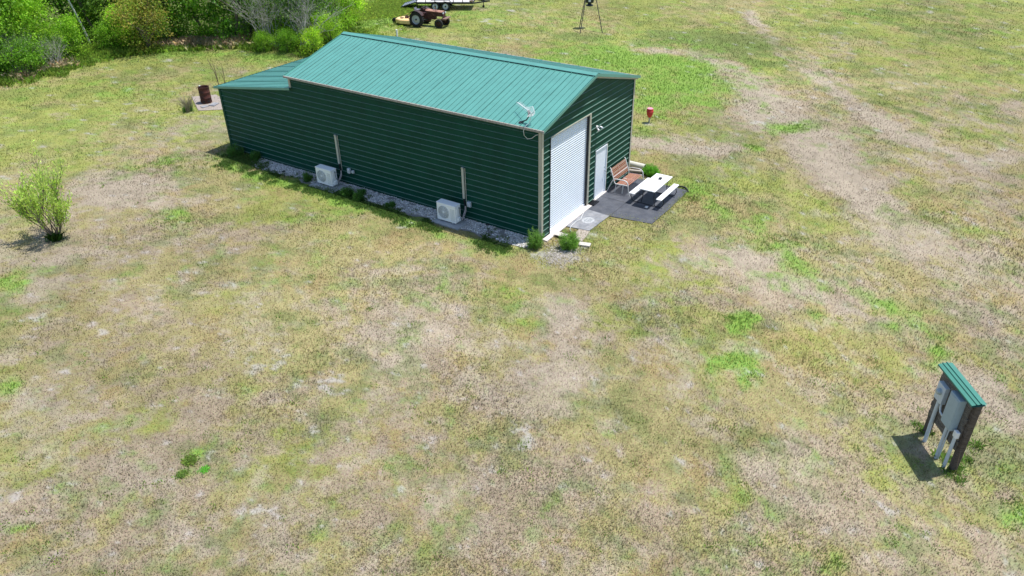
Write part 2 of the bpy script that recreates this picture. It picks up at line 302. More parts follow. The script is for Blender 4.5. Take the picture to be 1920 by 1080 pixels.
def gcol(x, y):
    g, p, o, wt, gb = cover(x, y)
    n1 = fbm(x, y, 2.6, 31, 5, .62); n2 = fbm(x, y, .8, 41, 4, .65); n3 = fbm(x, y, .25, 51, 3, .7); n4 = fbm(x, y, 3.3, 61, 5, .6); n5 = fbm(x, y, .5, 71, 4, .7)
    n6 = fbm(x, y, 1.6, 91, 4, .6)
    c = C_STRAW[None, :]*np.ones((len(x), 1))
    def mix(col, a): a = np.clip(a, 0, 1)[:, None]; return c*(1-a)+col[None, :]*a
    c = mix(C_TAN, ss(.52, .68, n6)*.55)
    c = mix(C_YG, ss(.62, .30, 0*x+.0+.95-(g*.9+(n1-.5)*1.1+(n3-.5)*.5))*.95*0+ss(.28, .66, g+(n1-.5)*1.3+(n3-.5)*.45)*.95)
    c = mix(C_PINK, ss(.34, .74, p*.85+(n4-.5)*1.35+(n5-.5)*.9+(n3-.5)*.7)*.92)
    bn = fbm(x, y, 1.1, 171, 5, .7); c = mix(C_BARE, ss(.62, .95, p*.75+.18+(bn-.5)*1.6+(n3-.5)*.6)*.6)
    on = fbm(x, y, 1.3, 181, 5, .68); c = mix(C_OLIVE, ss(.50, .80, g*.45+.32+(on-.5)*1.5+(n2-.5)*.6+(n3-.5)*.5)*.55)
    c = mix(C_GREEN, ss(.66, .92, g*.4+.33+(fbm(x, y, .9, 191, 4, .65)-.5)*1.7+(n3-.5)*.4)*.42)
    c = mix(C_OLIVE, ss(.15, .7, o*1.25+(n2-.5)*.9)*.85)
    c = c*(1+.27*(fbm(x, y, .38, 141, 4, .7)-.5)*2)[:, None]
    c = c*(1+.2*(fbm(x, y, 7., 131, 3)-.5)*2)[:, None]
    c = mix(C_GREEN*1.12, ss(.2, .95, gb*1.05+(n2-.5)*1.25+(n3-.5)*.7+(n1-.5)*.5)*.88)
    c = mix(C_SAND, ss(.48, .75, wt*.92+(n3-.5)*1.9+(n5-.5)*1.3-.05)*.62)
    # isolated small sandy specks and dark little holes
    sp = vn(x/.16, y/.16, 301); zone = ss(.52, .66, fbm(x, y, 3.1, 303, 3))
    c = mix(C_SAND*.95, ss(.88, .95, sp)*zone*ss(.72,.8,vn(x/.9, y/.9, 311))*.4)
    dk = vn(x/.13+9, y/.13, 401); c = c*(1-.4*ss(.86, .97, dk)*ss(.4, .6, n2))[:, None]
    # forest floor
    f = ss(0, 1.6, forest(x, y)); c = mix(np.array([.10, .12, .035]), f)
    return c, gb, p, wt, f
EDGE = [(-40., 41.), (-6., 40.5)]+[tuple(at(*q)[:2]) for q in ((0, 150), (60, 142), (120, 125), (160, 106), (280, 95), (340, 88), (420, 86), (480, 93), (560, 102), (603, 104), (636, 80), (652, 45), (668, 10), (690, -30))]+[(45., 75.)]
EDGE.sort()
EX = np.array([e[0] for e in EDGE]); EY = np.array([e[1] for e in EDGE])
def forest(x, y): return y-np.interp(x, EX, EY)

# ------------------------------------------------------------------ ground: one sheet, finer near the viewpoint
def make_ground():
    cx, cy = CAMP[0], CAMP[1]; rs = [2.]
    while rs[-1] < 90: rs.append(rs[-1]*1.0062)
    while rs[-1] < 900: rs.append(rs[-1]*1.12)
    head = math.atan2(fw[1], fw[0]); fan = np.linspace(-R(62), R(62), 440); rest = np.linspace(R(62), 2*math.pi-R(62), 40)[1:-1]
    th = np.concatenate([fan, rest])+head; n = len(th); rs = np.array(rs)
    X = cx+rs[:, None]*np.cos(th)[None, :]; Y = cy+rs[:, None]*np.sin(th)[None, :]
    x = np.concatenate([[cx], X.ravel()]); y = np.concatenate([[cy], Y.ravel()])
    z = (fbm(x, y, 2.2, 77, 4)-.5)*.05
    near = (x > -1.4) & (x < 8.2) & (y > -3.6) & (y < 18.2); z = np.where(near, np.minimum(z, 0)-.012, z)
    c, *_ = gcol(x, y)
    idx = 1+np.arange(len(rs)*n).reshape(len(rs), n); a = idx[:-1]; b = idx[1:]
    q = np.stack([a, b, np.roll(b, -1, 1), np.roll(a, -1, 1)], -1).reshape(-1, 4)
    me = bpy.data.meshes.new('ground'); faces = q.tolist()+[(0, int(idx[0, k]), int(idx[0, (k+1) % n])) for k in range(n)]
    me.from_pydata(np.stack([x, y, z], 1).tolist(), [], faces)
    me.polygons.foreach_set('use_smooth', [True]*len(faces))
    at_ = me.attributes.new('tint', 'FLOAT_COLOR', 'POINT'); cc = np.ones((len(x), 4), np.float32); cc[:, :3] = c; at_.data.foreach_set('color', cc.ravel())
    m = bpy.data.materials.new('dry_field'); m.use_nodes = True; nn = m.node_tree.nodes; l = m.node_tree.links; bs = nn['Principled BSDF']
    bs.inputs['Roughness'].default_value = .95; bs.inputs['Specular IOR Level'].default_value = .1
    A = nn.new('ShaderNodeAttribute'); A.attribute_name = 'tint'; tc = nn.new('ShaderNodeTexCoord'); out = A.outputs['Color']
    for scale, lo, hi, r0, r1 in ((26, .35, .65, .86, 1.16), (9, .3, .7, .92, 1.10), (75, .35, .65, .84, 1.18)):
        nz = nn.new('ShaderNodeTexNoise'); nz.inputs['Scale'].default_value = scale; nz.inputs['Detail'].default_value = 3; nz.inputs['Roughness'].default_value = .7
        l.new(tc.outputs['Object'], nz.inputs[0]); mr = nn.new('ShaderNodeMapRange'); mr.inputs[1].default_value = lo; mr.inputs[2].default_value = hi
        mr.inputs[3].default_value = r0; mr.inputs[4].default_value = r1; l.new(nz.outputs[0], mr.inputs[0])
        hv = nn.new('ShaderNodeHueSaturation'); l.new(mr.outputs[0], hv.inputs['Value']); l.new(out, hv.inputs['Color']); out = hv.outputs[0]
    nz = nn.new('ShaderNodeTexNoise'); nz.inputs['Scale'].default_value = 18; nz.inputs['Detail'].default_value = 2; l.new(tc.outputs['Object'], nz.inputs[0])
    mr = nn.new('ShaderNodeMapRange'); mr.inputs[1].default_value = .3; mr.inputs[2].default_value = .7; mr.inputs[3].default_value = .47; mr.inputs[4].default_value = .53; l.new(nz.outputs[0], mr.inputs[0])
    hv = nn.new('ShaderNodeHueSaturation'); l.new(mr.outputs[0], hv.inputs['Hue']); l.new(out, hv.inputs['Color']); out = hv.outputs[0]
    l.new(out, bs.inputs['Base Color'])
    nz = nn.new('ShaderNodeTexNoise'); nz.inputs['Scale'].default_value = 30; nz.inputs['Detail'].default_value = 8; nz.inputs['Roughness'].default_value = .75; l.new(tc.outputs['Object'], nz.inputs[0])
    bp = nn.new('ShaderNodeBump'); bp.inputs['Strength'].default_value = .35; bp.inputs['Distance'].default_value = .022; l.new(nz.outputs[0], bp.inputs['Height']); l.new(bp.outputs[0], bs.inputs['Normal'])
    me.materials.append(m); me.update()
    o = bpy.data.objects.new('ground', me); COL.objects.link(o); tag(o, kind='structure')
make_ground()

W, L, H, HR, HL, LM, H2, OH, EO = 7.12, 17.14, 4.22, 5.17, 3.0, 12.226, 3.69, .173, .121
SL = (HR-H)/(W/2)
def free_ground(x, y):
    a = (x > -.02) & (x < W+.1) & (y > -.25) & (y < L+.05)
    b = (x > 3.15) & (x < 6.85) & (y > -2.78) & (y < 0); c = (x > 1.45) & (x < 3.2) & (y > -1.15) & (y < 0)
    return ~(a | b | c)
# ------------------------------------------------------------------ short grass and thatch of the field
def make_grass():
    N = 900000
    head = math.atan2(fw[1], fw[0]); ang = head+(RNG.random(N)-.5)*R(82)
    u = RNG.random(N); r = 7*(75/7)**u; ang = head+(RNG.random(N)-.5)*(R(80)+R(50)*np.clip((30-r)/16, 0, 1)); x = CAMP[0]+r*np.cos(ang); y = CAMP[1]+r*np.sin(ang)
    jx = x+RNG.normal(0, .1, N); jy = y+RNG.normal(0, .1, N); c, gb, p, wt, f = gcol(jx, jy)
    keep = free_ground(x, y) & (f < .5) & (RNG.random(N) > wt*.8) & (RNG.random(N) > p*.35) & ~((x > -1.0) & (x < 0) & (y > 0) & (y < 15) & (RNG.random(N) > .06))
    x, y, c, gb, r = x[keep], y[keep], c[keep], gb[keep], r[keep]; n = len(x)
    a = RNG.random(n)*2*np.pi; ln = (.03+.04*RNG.random(n)+.03*np.clip(gb, 0, 1))*(1+r/110); lean = .35+.9*RNG.random(n)-.4*np.clip(gb, 0, 1); wd = (.004+.006*RNG.random(n))*(1+r/26)
    dx, dy = np.cos(a), np.sin(a); b = np.stack([x, y, np.full(n, -.02)], 1); s = np.stack([-dy*wd, dx*wd, 0*dx], 1)
    tip = b+np.stack([dx*ln*np.sin(lean), dy*ln*np.sin(lean), ln*np.abs(np.cos(lean))+.03], 1)
    v = np.stack([b-s, b+s, tip], 1).reshape(-1, 3)
    k = RNG.random((n, 1)); t = c*(.95+.3*RNG.random((n, 1))); t = np.where(k < .08, t*np.array([[1.2, 1.15, 1.1]]), t); t = t*1.0
    o = npmesh('grass', v, 3, BLADE, t); tag(o, 'short dry mown grass and thatch of the field', 'grass', kind='stuff')
make_grass()

def tuft_mesh(name, pts, nb, h, spread, col, parent=None, wd=.012, m=None, droop=.5):
    """grass clumps: pts (k,2), nb blades each"""
    k = len(pts); n = k*nb; c = np.repeat(np.asarray(pts), nb, 0)+RNG.normal(0, spread, (n, 2)); a = RNG.random(n)*2*np.pi; ln = h*(.5+.7*RNG.random(n)); le = droop*RNG.random(n)
    dx, dy = np.cos(a), np.sin(a); b = np.stack([c[:, 0], c[:, 1], np.full(n, -.01)], 1); s = np.stack([-dy*wd, dx*wd, 0*dx], 1)
    mid = b+np.stack([dx*ln*.4*np.sin(le*.6), dy*ln*.4*np.sin(le*.6), ln*.55], 1); tip = b+np.stack([dx*ln*np.sin(le), dy*ln*np.sin(le), ln*np.cos(le)], 1)
    v = np.stack([b-s, b+s, mid+s*.8, tip, mid-s*.8], 1).reshape(-1, 3); t = np.asarray(col)[None, :]*(.6+.8*RNG.random((n, 1)))*(1+.25*(RNG.random((n, 3))-.5))
    return npmesh(name, v, 5, m or BLADE, t, parent)
# lush green patches whose blades stand up
gp = []
for (px, py, rx, ry, k, s) in PATCH:
    if k == 'G' and s > .55 and not (1150 < px < 1330 and py < 220):
        c = at(px, py); e1 = (at(px+rx, py)-at(px-rx, py))[:2]/2; e2 = (at(px, py-ry)-at(px, py+ry))[:2]/2; ar = abs(np.linalg.det([e1, e2]))*3
        for _ in range(int(min(260, ar*(16 if s > .8 else 7)))):
            q = RNG.normal(0, .5, 2); gp.append(c[:2]+e1*q[0]+e2*q[1])
for _ in range(260):
    q = at(RNG.random()*1960-20, 330+RNG.random()*780); gp.append(q[:2])
gp = np.array(gp); gp = gp[free_ground(gp[:, 0], gp[:, 1]) & (forest(gp[:, 0], gp[:, 1]) < 0)]
o = tuft_mesh('grass_tufts', gp, 22, .07, .085, (.24, .36, .07), wd=.009, droop=1.0); tag(o, 'scattered green grass tufts standing up out of the dry field', 'grass tufts', kind='stuff')
# strip of longer grass along the gravel
n = 1500; sy = RNG.random(n)*15.6+.6; sx = -1.22+RNG.normal(0, .22, n)+(fbm(sy, sy*0, 1.1, 33, 3)-.5)*.5; kk = fbm(sx, sy, .6, 44, 3) > .47; sx, sy = sx[kk], sy[kk]; sp_ = np.stack([sx, sy], 1)
n2 = 170; sp_ = np.vstack([sp_, np.stack([-.5+RNG.normal(0, .4, n2), 15.6+RNG.normal(0, .7, n2)], 1)]); sp_ = sp_[sp_[:, 0] < -.05]
o = tuft_mesh('wall_grass', sp_, 20, .11, .07, (.14, .25, .055), wd=.009, droop=1.0); tag(o, 'strip of longer green grass between gravel and field along the wall', 'grass strip', kind='stuff')

q = np.stack([-.55+RNG.normal(0, .28, 150), RNG.random(150)*15], 1); q = q[(fbm(q[:, 0], q[:, 1], 1.2, 55, 3) > .48) & (q[:, 0] < -.04)]
o = tuft_mesh('gravel_grass', q, 16, .09, .05, (.16, .28, .06), wd=.008, droop=1.1); tag(o, 'sparse grass sprouting through the gravel along the long wall', 'grass', kind='stuff')
q = np.vstack([np.stack([3.22+RNG.normal(0, .1, 90), -1.3-RNG.random(90)*1.5], 1), np.stack([3.3+RNG.random(130)*3.5, -2.86+RNG.normal(0, .07, 130)], 1), np.stack([6.86+RNG.normal(0, .06, 60), -RNG.random(60)*2.8], 1), np.stack([1.6+RNG.random(70)*1.6, -1.2+RNG.normal(0, .06, 70)], 1)])
o = tuft_mesh('edge_grass', q[::2], 12, .06, .09, (.50, .52, .20), wd=.008, m=UND, droop=1.35); tag(o, 'ragged grass creeping over the edges of the dark paving', 'grass', kind='stuff')
q = np.vstack([np.array([at(px, py)[:2] for px, py in ((1740, 812), (1772, 862), (1778, 885), (1796, 880), (1760, 850), (1795, 895), (1722, 800), (1830, 835), (1812, 862))])]*5)
o = tuft_mesh('post_grass', q+RNG.normal(0, .07, q.shape), 14, .15, .05, (.22, .36, .08), wd=.008, m=UND, droop=1.); tag(o, 'green grass tufts around the feet of the utility panel posts', 'grass', kind='stuff')
# ------------------------------------------------------------------ gravel strip
gpoly = []
for y in np.linspace(.1, 15.2, 60): gpoly.append((-.80+.12*math.sin(y*2.1)+.1*math.sin(y*5.3+1), y))
mb = MB(); mb.v = [(x, y, .004) for x, y in gpoly]+[(-.005, y, .004) for x, y in gpoly]; k = len(gpoly)
mb.f = [(i, i+k, i+k+1, i+1) for i in range(k-1)]; mb.sm = [False]*(k-1)
GRB = mat('gravel_bed', (.26, .25, .23), .95, var=.4, scale=20, bump=.8, bscale=60)
tag(mb.build('gravel_bed', GRB), kind='structure')
def stones(name, pts, lo, hi, cols, label):
    n = len(pts); s = lo+(hi-lo)*RNG.random(n)**2; q = RNG.normal(0, 1, (n, 6, 3))*.12
    base = np.array([[1, 0, 0], [0, 1, 0], [-1, 0, 0], [0, -1, 0], [0, 0, .75], [0, 0, -.6]], float); v = (base[None]+q)*s[:, None, None]
    a = RNG.random(n)*6.28; ca, sa = np.cos(a)[:, None], np.sin(a)[:, None]; vx = v[..., 0]*ca-v[..., 1]*sa; vy = v[..., 0]*sa+v[..., 1]*ca
    v = np.stack([vx+pts[:, 0:1], vy+pts[:, 1:2], v[..., 2]+s[:, None]*.35], -1)
    T = [(0, 1, 4), (1, 2, 4), (2, 3, 4), (3, 0, 4)]; tri = np.concatenate([v[:, t] for t in T], 1).reshape(n, 4, 3, 3)
    t = np.asarray(cols)[RNG.integers(0, len(cols), n)]*(.7+.6*RNG.random((n, 1))); t = np.repeat(t, 4, 0)
    o = npmesh(name, tri.reshape(-1, 3), 3, STONE, t); tag(o, label, 'gravel', kind='stuff'); return o
n = 26000; gy = .15+RNG.random(n)*15; gx = -RNG.random(n)*1.12-.01; k = (gx > -.92+.5*(fbm(gx*0, gy, .9, 9)-.35)) & (fbm(gx, gy, .5, 19, 3) > .3); gx, gy = gx[k], gy[k]
stones('gravel', np.stack([gx, gy], 1), .012, .035, [(.68, .67, .64), (.50, .49, .47), (.80, .78, .73), (.34, .33, .31), (.58, .52, .44)], 'pale grey gravel strip along the foot of the long green wall')
c0 = at(1052, 476)[:2]; q = RNG.normal(0, 1, (2600, 2))*np.array([.5, .33])+c0; q = q[free_ground(q[:, 0], q[:, 1])]
stones('spilled_gravel', q, .008, .022, [(.46, .41, .36), (.34, .30, .26), (.54, .50, .45)], 'pale pinkish gravel spilled on the ground before the front corner')

# ------------------------------------------------------------------ the metal building
bld = thing('metal_building', 'dark green ribbed metal building with teal roof, white roller door and rear lean-to', 'building', (0, 0, 0))
PITCH = .2286
def zprof(zmax, z0=.0):
    """(z, offset) breakpoints of a sheet with horizontal ribs"""
    P = [(z0, 0.)]; z = .06
    while z < zmax-.03:
        P += [(z, 0), (z+.016, .022), (z+.034, .022), (z+.050, 0)]; z += PITCH
    P.append((zmax, 0)); return [q for q in P if q[0] <= zmax]
def sheet(mb, P, top, place, holes=(), u0=0., u1=1.):
    """top(z)->(ua,ub) extent at height z; place(u,z,off)->xyz"""
    zs = sorted(set([z for z, _ in P]+[h[k] for h in holes for k in (2, 3)]+[H, H2, HL])); zs = [z for z in zs if z <= P[-1][0]]
    pz = [q[0] for q in P]; po = [q[1] for q in P]
    for a, b in zip(zs[:-1], zs[1:]):
        if b-a < 1e-5: continue
        oa, ob = np.interp(a, pz, po), np.interp(b, pz, po); A = top(a+1e-6); B = top(b-1e-6)
        if A is None or B is None: continue
        cuts = [(A[0], A[1], B[0], B[1])]
        for h in holes:
            if a >= h[2]-1e-6 and b <= h[3]+1e-6:
                nc = []
                for c in cuts:
                    if h[0] > c[0] and h[1] < c[1]: nc += [(c[0], h[0], c[2], h[0]), (h[1], c[1], h[1], c[3])]
                    else: nc.append(c)
                cuts = nc
        for c in cuts: mb.add([place(c[0], a, oa), place(c[1], a, oa), place(c[3], b, ob), place(c[2], b, ob)], [(0, 1, 2, 3)], False, 1 if oa > ob+.002 else 0)
DX0, DX1, DH, EX0, EX1, EH = .573, 3.367, 3.72, 3.99, 4.911, 2.09
gab = lambda z: (0, W) if z <= H else ((z-H)/SL, W-(z-H)/SL)
def side_top(z):
    if z <= HL: return (0, L)
    if z <= H2: return (0, L-(z-HL)/(H2-HL)*(L-LM))
    return (0, LM)
mb = MB(); sheet(mb, zprof(HR), gab, lambda u, z, o: (u, -o, z), [(DX0, DX1, 0, DH), (EX0, EX1, 0, EH)]); mb.build('front_wall', WALLG, bld, 0, RIBLIT)
mb = MB(); sheet(mb, zprof(H), side_top, lambda u, z, o: (-o, u, z)); mb.build('side_wall', WALLG, bld, 0, RIBLIT)
mb = MB(); sheet(mb, zprof(H), side_top, lambda u, z, o: (W+o, u, z)); mb.build('side_wall', WALLG, bld, 0, RIBLIT)
mb = MB(); sheet(mb, zprof(HL), lambda z: (0, W), lambda u, z, o: (u, L+o, z)); mb.build('rear_wall', WALLG, bld, 0, RIBLIT)
mb = MB(); mb.add([(0, LM, 2.9), (W, LM, 2.9), (W, LM, H), (W/2, LM, HR), (0, LM, H)], [(0, 1, 2, 3, 4)]); mb.build('upper_rear_wall', WALLG, bld)
# roof slopes, ribs run from ridge to eave
def slope(name, xa, za, xb, zb, y0, y1, par):
    P = [(y0, 0.)]; y = y0+.04; k = 0
    while y < y1-.06:
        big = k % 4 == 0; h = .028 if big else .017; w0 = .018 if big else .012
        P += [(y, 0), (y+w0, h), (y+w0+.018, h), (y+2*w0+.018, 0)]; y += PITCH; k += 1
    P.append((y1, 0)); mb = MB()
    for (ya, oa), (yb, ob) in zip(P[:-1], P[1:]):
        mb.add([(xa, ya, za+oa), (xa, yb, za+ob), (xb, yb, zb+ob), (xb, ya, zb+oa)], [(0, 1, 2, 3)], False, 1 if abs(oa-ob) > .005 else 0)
    mb.add([(xa, y0, za-.012), (xa, y1, za-.012), (xb, y1, zb-.012), (xb, y0, zb-.012)], [(0, 1, 2, 3)])
    return mb.build(name, ROOF, par, 0, RIBSHADE)
ez = H-EO*SL+.02
slope('roof_slope', -EO, ez, W/2, HR+.02, -OH, LM+OH, bld); slope('roof_slope', W+EO, ez, W/2, HR+.02, -OH, LM+OH, bld)
# lean-to roof, ribs run front to back
P = [(-EO, 0.)]; x = -EO+.04; k = 0
while x < W+EO-.06:
    h = .032 if k % 4 == 0 else .021; P += [(x, 0), (x+.010, h), (x+.034, h), (x+.044, 0)]; x += PITCH; k += 1
P.append((W+EO, 0)); mb = MB(); za, zb, yb_ = H2+.02, HL-.01, L+.18
for (xa, oa), (xb, ob) in zip(P[:-1], P[1:]): mb.add([(xa, LM+.004, za+oa), (xb, LM+.004, za+ob), (xb, yb_, zb+ob), (xa, yb_, zb+oa)], [(0, 1, 2, 3)], False, 1 if abs(oa-ob) > .005 else 0)
mb.add([(-EO, LM+.004, za-.012), (W+EO, LM+.004, za-.012), (W+EO, yb_, zb-.012), (-EO, yb_, zb-.012)], [(0, 1, 2, 3)]); mb.build('lean_to_roof', ROOF, bld, 0, RIBSHADE)
# ridge cap stands a little clear of the ribs
mb = MB(); cw = .17
for s in (-1, 1):
    mb.add([(W/2, -OH-.01, HR+.075), (W/2, LM+OH+.01, HR+.075), (W/2+s*cw, LM+OH+.01, HR+.070-cw*SL), (W/2+s*cw, -OH-.01, HR+.070-cw*SL)], [(0, 1, 2, 3)])
    mb.add([(W/2+s*cw, -OH-.01, HR+.070-cw*SL), (W/2+s*cw, LM+OH+.01, HR+.070-cw*SL), (W/2+s*(cw+.004), LM+OH+.01, HR+.056-cw*SL), (W/2+s*(cw+.004), -OH-.01, HR+.056-cw*SL)], [(0, 1, 2, 3)])
mb.build('ridge_cap', ROOF, bld)
mb = MB()
for s in (-1, 1): mb.bar((W/2+s*(cw-.03), -OH, HR+.035-cw*SL), (W/2+s*(cw-.03), LM+OH, HR+.035-cw*SL), .03, .05)
mb.build('ridge_closure_shade', DARK, bld)  # black closure strips that also paint in the shadow gap under the cap
# rake trims (green) at the gables, beige soffit strip under them
for y0, y1 in ((-OH-.012, -OH-.004), (LM+OH+.004, LM+OH+.012)):
    for xa, xb in ((-EO-.01, W/2), (W/2, W+EO+.01)):
        s = 1 if xa < W/2-.1 else -1; zz = lambda x: HR-abs(x-W/2)*SL
        mb = MB(); pts = [(xa, zz(xa)-.05), (xb, zz(xb)-.05), (xb, zz(xb)+.06), (xa, zz(xa)+.06)]
        mb.add([(x, y0, z) for x, z in pts]+[(x, y1, z) for x, z in pts], [(0, 1, 2, 3), (7, 6, 5, 4), (0, 4, 5, 1), (1, 5, 6, 2), (2, 6, 7, 3), (3, 7, 4, 0)]); mb.build('rake_trim', ROOF, bld)
for xa, xb in ((-.03, W/2), (W/2, W+.03)):
    zz = lambda x: HR-abs(x-W/2)*SL-.03; mb = MB(); pts = [(xa, zz(xa)-.085), (xb, zz(xb)-.085), (xb, zz(xb)), (xa, zz(xa))]
    mb.add([(x, -.13, z) for x, z in pts]+[(x, -.026, z) for x, z in pts], [(0, 1, 2, 3), (7, 6, 5, 4), (0, 4, 5, 1), (1, 5, 6, 2), (2, 6, 7, 3), (3, 7, 4, 0)]); mb.build('gable_soffit', TRIM, bld)
for sx in (-1, 1):   # eave trims
    xx = -EO-.022 if sx < 0 else W+EO+.022
    mb = MB(); mb.box((xx, LM/2, ez-.028), (.055, LM+2*OH+.02, .085)); mb.build('eave_trim', GUT, bld, .006)
mb = MB(); mb.box((W/2, yb_+.012, zb-.02), (W+2*EO+.02, .02, .07)); mb.build('lean_to_eave_trim', WALLG, bld)
for x in (-EO-.012, W+EO+.012):
    mb = MB(); mb.bar((x, LM-.02, za-.02), (x, yb_, zb-.02), .02, .09); mb.build('lean_to_rake_trim', ROOF, bld)
# corner trims
for x, y, d, z1, m in ((-.024, .035, (.012, .13, 0), 4.11, TRIM), (.03, -.027, (.12, .012, 0), 4.11, TRIM), (W-.03, -.027, (.11, .012, 0), 4.11, TRIM), (W+.027, .035, (.012, .12, 0), 4.11, TRIM), (-.026, L-.05, (.012, .14, 0), 2.95, WALLG), (W+.026, L-.05, (.012, .14, 0), 2.95, WALLG)):
    mb = MB(); mb.box((x, y, z1/2), (d[0], d[1], z1)); mb.build('corner_trim', m, bld)
mb = MB(); mb.box((-.02, LM+.03, (H2+H)/2+.01), (.04, .1, H-H2-.04)); mb.build('corner_trim', TRIM, bld)
# foundation and base trim
mb = MB(); mb.box((W/2, L/2, .0), (W-.04, L-.04, .06)); mb.build('floor_slab', CONC, bld)
# roller door, recessed
rd = MB(); n = 42; yy = .10; prof = []
for i in range(n*6+1):
    z = .05+(DH-.05)*i/(n*6); prof.append((z, yy-.034*abs(math.sin(math.pi*i/6))**.7))
for (a, oa), (b, ob) in zip(prof[:-1], prof[1:]): rd.add([(DX0, oa, a), (DX1, oa, a), (DX1, ob, b), (DX0, ob, b)], [(0, 1, 2, 3)], False, 1 if min(oa, ob) > yy-.02 else 0)
door = rd.build('roller_door', WHITEM, bld, 0, mat('slat_groove_painted_shade', (.40, .44, .50), .6))  # shadow in the slat grooves is painted in as a darker grey
mb = MB(); mb.box(((DX0+DX1)/2, .07, .075), (DX1-DX0-.04, .05, .07)); mb.build('bottom_bar', WHITED, door)
mb = MB()
for x in (DX0+.012, DX1-.012): mb.box((x, .055, DH/2), (.022, .12, DH))
mb.box(((DX0+DX1)/2, .055, DH-.012), (DX1-DX0-.06, .12, .022)); mb.build('door_jamb', BLACKM, bld)
mb = MB(); mb.box((DX1+.05, -.03, DH/2+.03), (.11, .03, DH+.02)); mb.build('door_casing', TRIM, bld, .004)
mb = MB(); mb.box(((DX0+DX1)/2+.03, -.026, DH+.022), (DX1-DX0+.04, .024, .035)); mb.build('door_casing', TRIM, bld)
mb = MB(); mb.box((DX0-.018, -.026, DH/2), (.03, .02, DH)); mb.build('door_casing', BLACKM, bld)
# walk door
mb = MB(); mb.box(((EX0+EX1)/2, .02, .05+(EH-.07)/2), (EX1-EX0-.05, .045, EH-.07)); wd_ = mb.build('door', WHITED, bld, .005)
mb = MB(); mb.tube([(EX1-.1, -.005, 1.0), (EX1-.1, -.07, 1.0)], .022, 10); mb.lathe([(.0, -.10), (.03, -.095), (.035, -.075), (.02, -.06)], (EX1-.1, 0, 1.0), 12, 'Y'); mb.build('handle', GALV, wd_)
mb = MB(); mb.lathe([(0, -.012), (.028, -.012), (.03, 0)], (EX1-.1, 0, 1.15), 12, 'Y'); mb.build('deadbolt', GALV, wd_)
mb = MB()
for x in (EX0+.012, EX1-.012): mb.box((x, .0, EH/2), (.03, .08, EH))
mb.box(((EX0+EX1)/2, .0, EH-.012), (EX1-EX0-.06, .08, .03)); mb.build('door_frame', WHITED, bld)
mb = MB(); mb.box((EX1+.035, -.028, EH/2), (.04, .014, EH)); mb.build('door_casing', TRIM, bld)
mb = MB(); mb.box(((EX0+EX1)/2, -.02, .035), (EX1-EX0+.15, .16, .05)); mb.build('threshold', CONCW, bld, .008)
# fasteners on trims are too small to see; outlet box beside the door
ob = thing('outlet_box', 'small round grey outlet on the front wall between white door and slatted bench', 'outlet', (5.39, 0, .7))
mb = MB(); mb.lathe([(0, -.09), (.05, -.09), (.06, -.07), (.06, -.02)], (5.39, 0, .72), 14, 'Y'); mb.build('cover', GALV, ob); mb = MB(); mb.box((5.39, -.035, .66), (.08, .04, .12)); mb.build('box', GALV, ob, .005)
fl = thing('security_light', 'twin-headed security floodlight on the front wall right of the roller door', 'floodlight', (3.95, -.02, 3.08))
mb = MB(); mb.lathe([(0, -.06), (.06, -.06), (.065, -.02)], (3.95, 0, 3.08), 14, 'Y'); mb.build('base', FRAMEW, fl)
for s in (-1, 1):
    mb = MB(); a = Vector((3.95+s*.03, -.06, 3.08)); b = Vector((3.95+s*.13, -.14, 3.05)); mb.tube([a, b], .014, 8); d = Vector((s*.35, -.7, -.55)).normalized()
    mb.tube([b-d*.05, b-d*.03, b+d*.04, b+d*.07], [.03, .04, .05, .052], 12); mb.build('lamp_head', GALV, fl)
mb = MB(); mb.tube([(3.95, -.05, 3.02), (3.95, -.09, 2.97)], .03, 10); mb.build('motion_sensor', BLACKM, fl)

# ------------------------------------------------------------------ patio
mb = MB(); mb.prism([(3.12, -.02), (3.05, -1.22), (3.3, -2.86), (4.7, -2.9), (6.82, -2.86), (6.85, -.9), (6.84, -.02)], -.03, .022); tag(mb.build('dark_paving', MATR, None, .004), kind='structure')
mb = MB()
mb.box((4.45, -1.44, .0235), (.012, 2.8, .003)); mb.box((3.78, -1.22, .0236), (1.3, .012, .0032)); tag(mb.build('paving_joint', mat('joint_dark', (.035, .035, .04), .9)), kind='structure')
mb = MB(); mb.prism([(1.42, -.24), (3.11, -.24), (3.04, -1.2), (1.56, -1.14)], -.03, .03); tag(mb.build('concrete_slab', CONC, None, .005), kind='structure')
mb = MB(); mb.prism([(.62, -.82), (1.50, -.74), (1.55, -1.18), (.72, -1.3)], -.03, .014); tag(mb.build('tan_slab', CONCT, None, .005), kind='structure')
mb = MB(); mb.prism([(.02, -.03), (DX1+.12, -.03), (DX1+.1, -.22), (1.35, -.235), (.4, -.24), (.02, -.24)], -.03, .038); mb.prism([(DX0, -.03), (DX1, -.03), (DX1, .09), (DX0, .09)], -.03, .036); tag(mb.build('concrete_apron', CONCW, None, .006), kind='structure')
MARK = mat('faded_white_paint', (.42, .43, .44), .85, col2=(.30, .31, .32), scale=9, var=.15)
pm = thing('painted_mark', 'round faded white painted mark on the grey concrete before the roller door', 'painted mark', (2.27, -.70, .03))
mb = MB(); ring = []
for k in range(40):
    a = k/40*6.2832; ring.append((2.27+.27*math.cos(a)*(1+.03*math.sin(5*a)), -.70+.23*math.sin(a)))
mb.prism(ring, .031, .0335); mb.build('disc', MARK, pm)
mb = MB(); MK2 = mat('grey_stroke_paint', (.23, .25, .27), .85, var=.2, scale=14)
for a, b in (((2.16, -.60), (2.40, -.62)), ((2.17, -.60), (2.15, -.80)), ((2.24, -.70), (2.24, -.82)), ((2.24, -.82), (2.38, -.80)), ((2.38, -.80), (2.38, -.70)), ((2.38, -.70), (2.24, -.70))): mb.bar((*a, .0345), (*b, .0345), .028, .002)
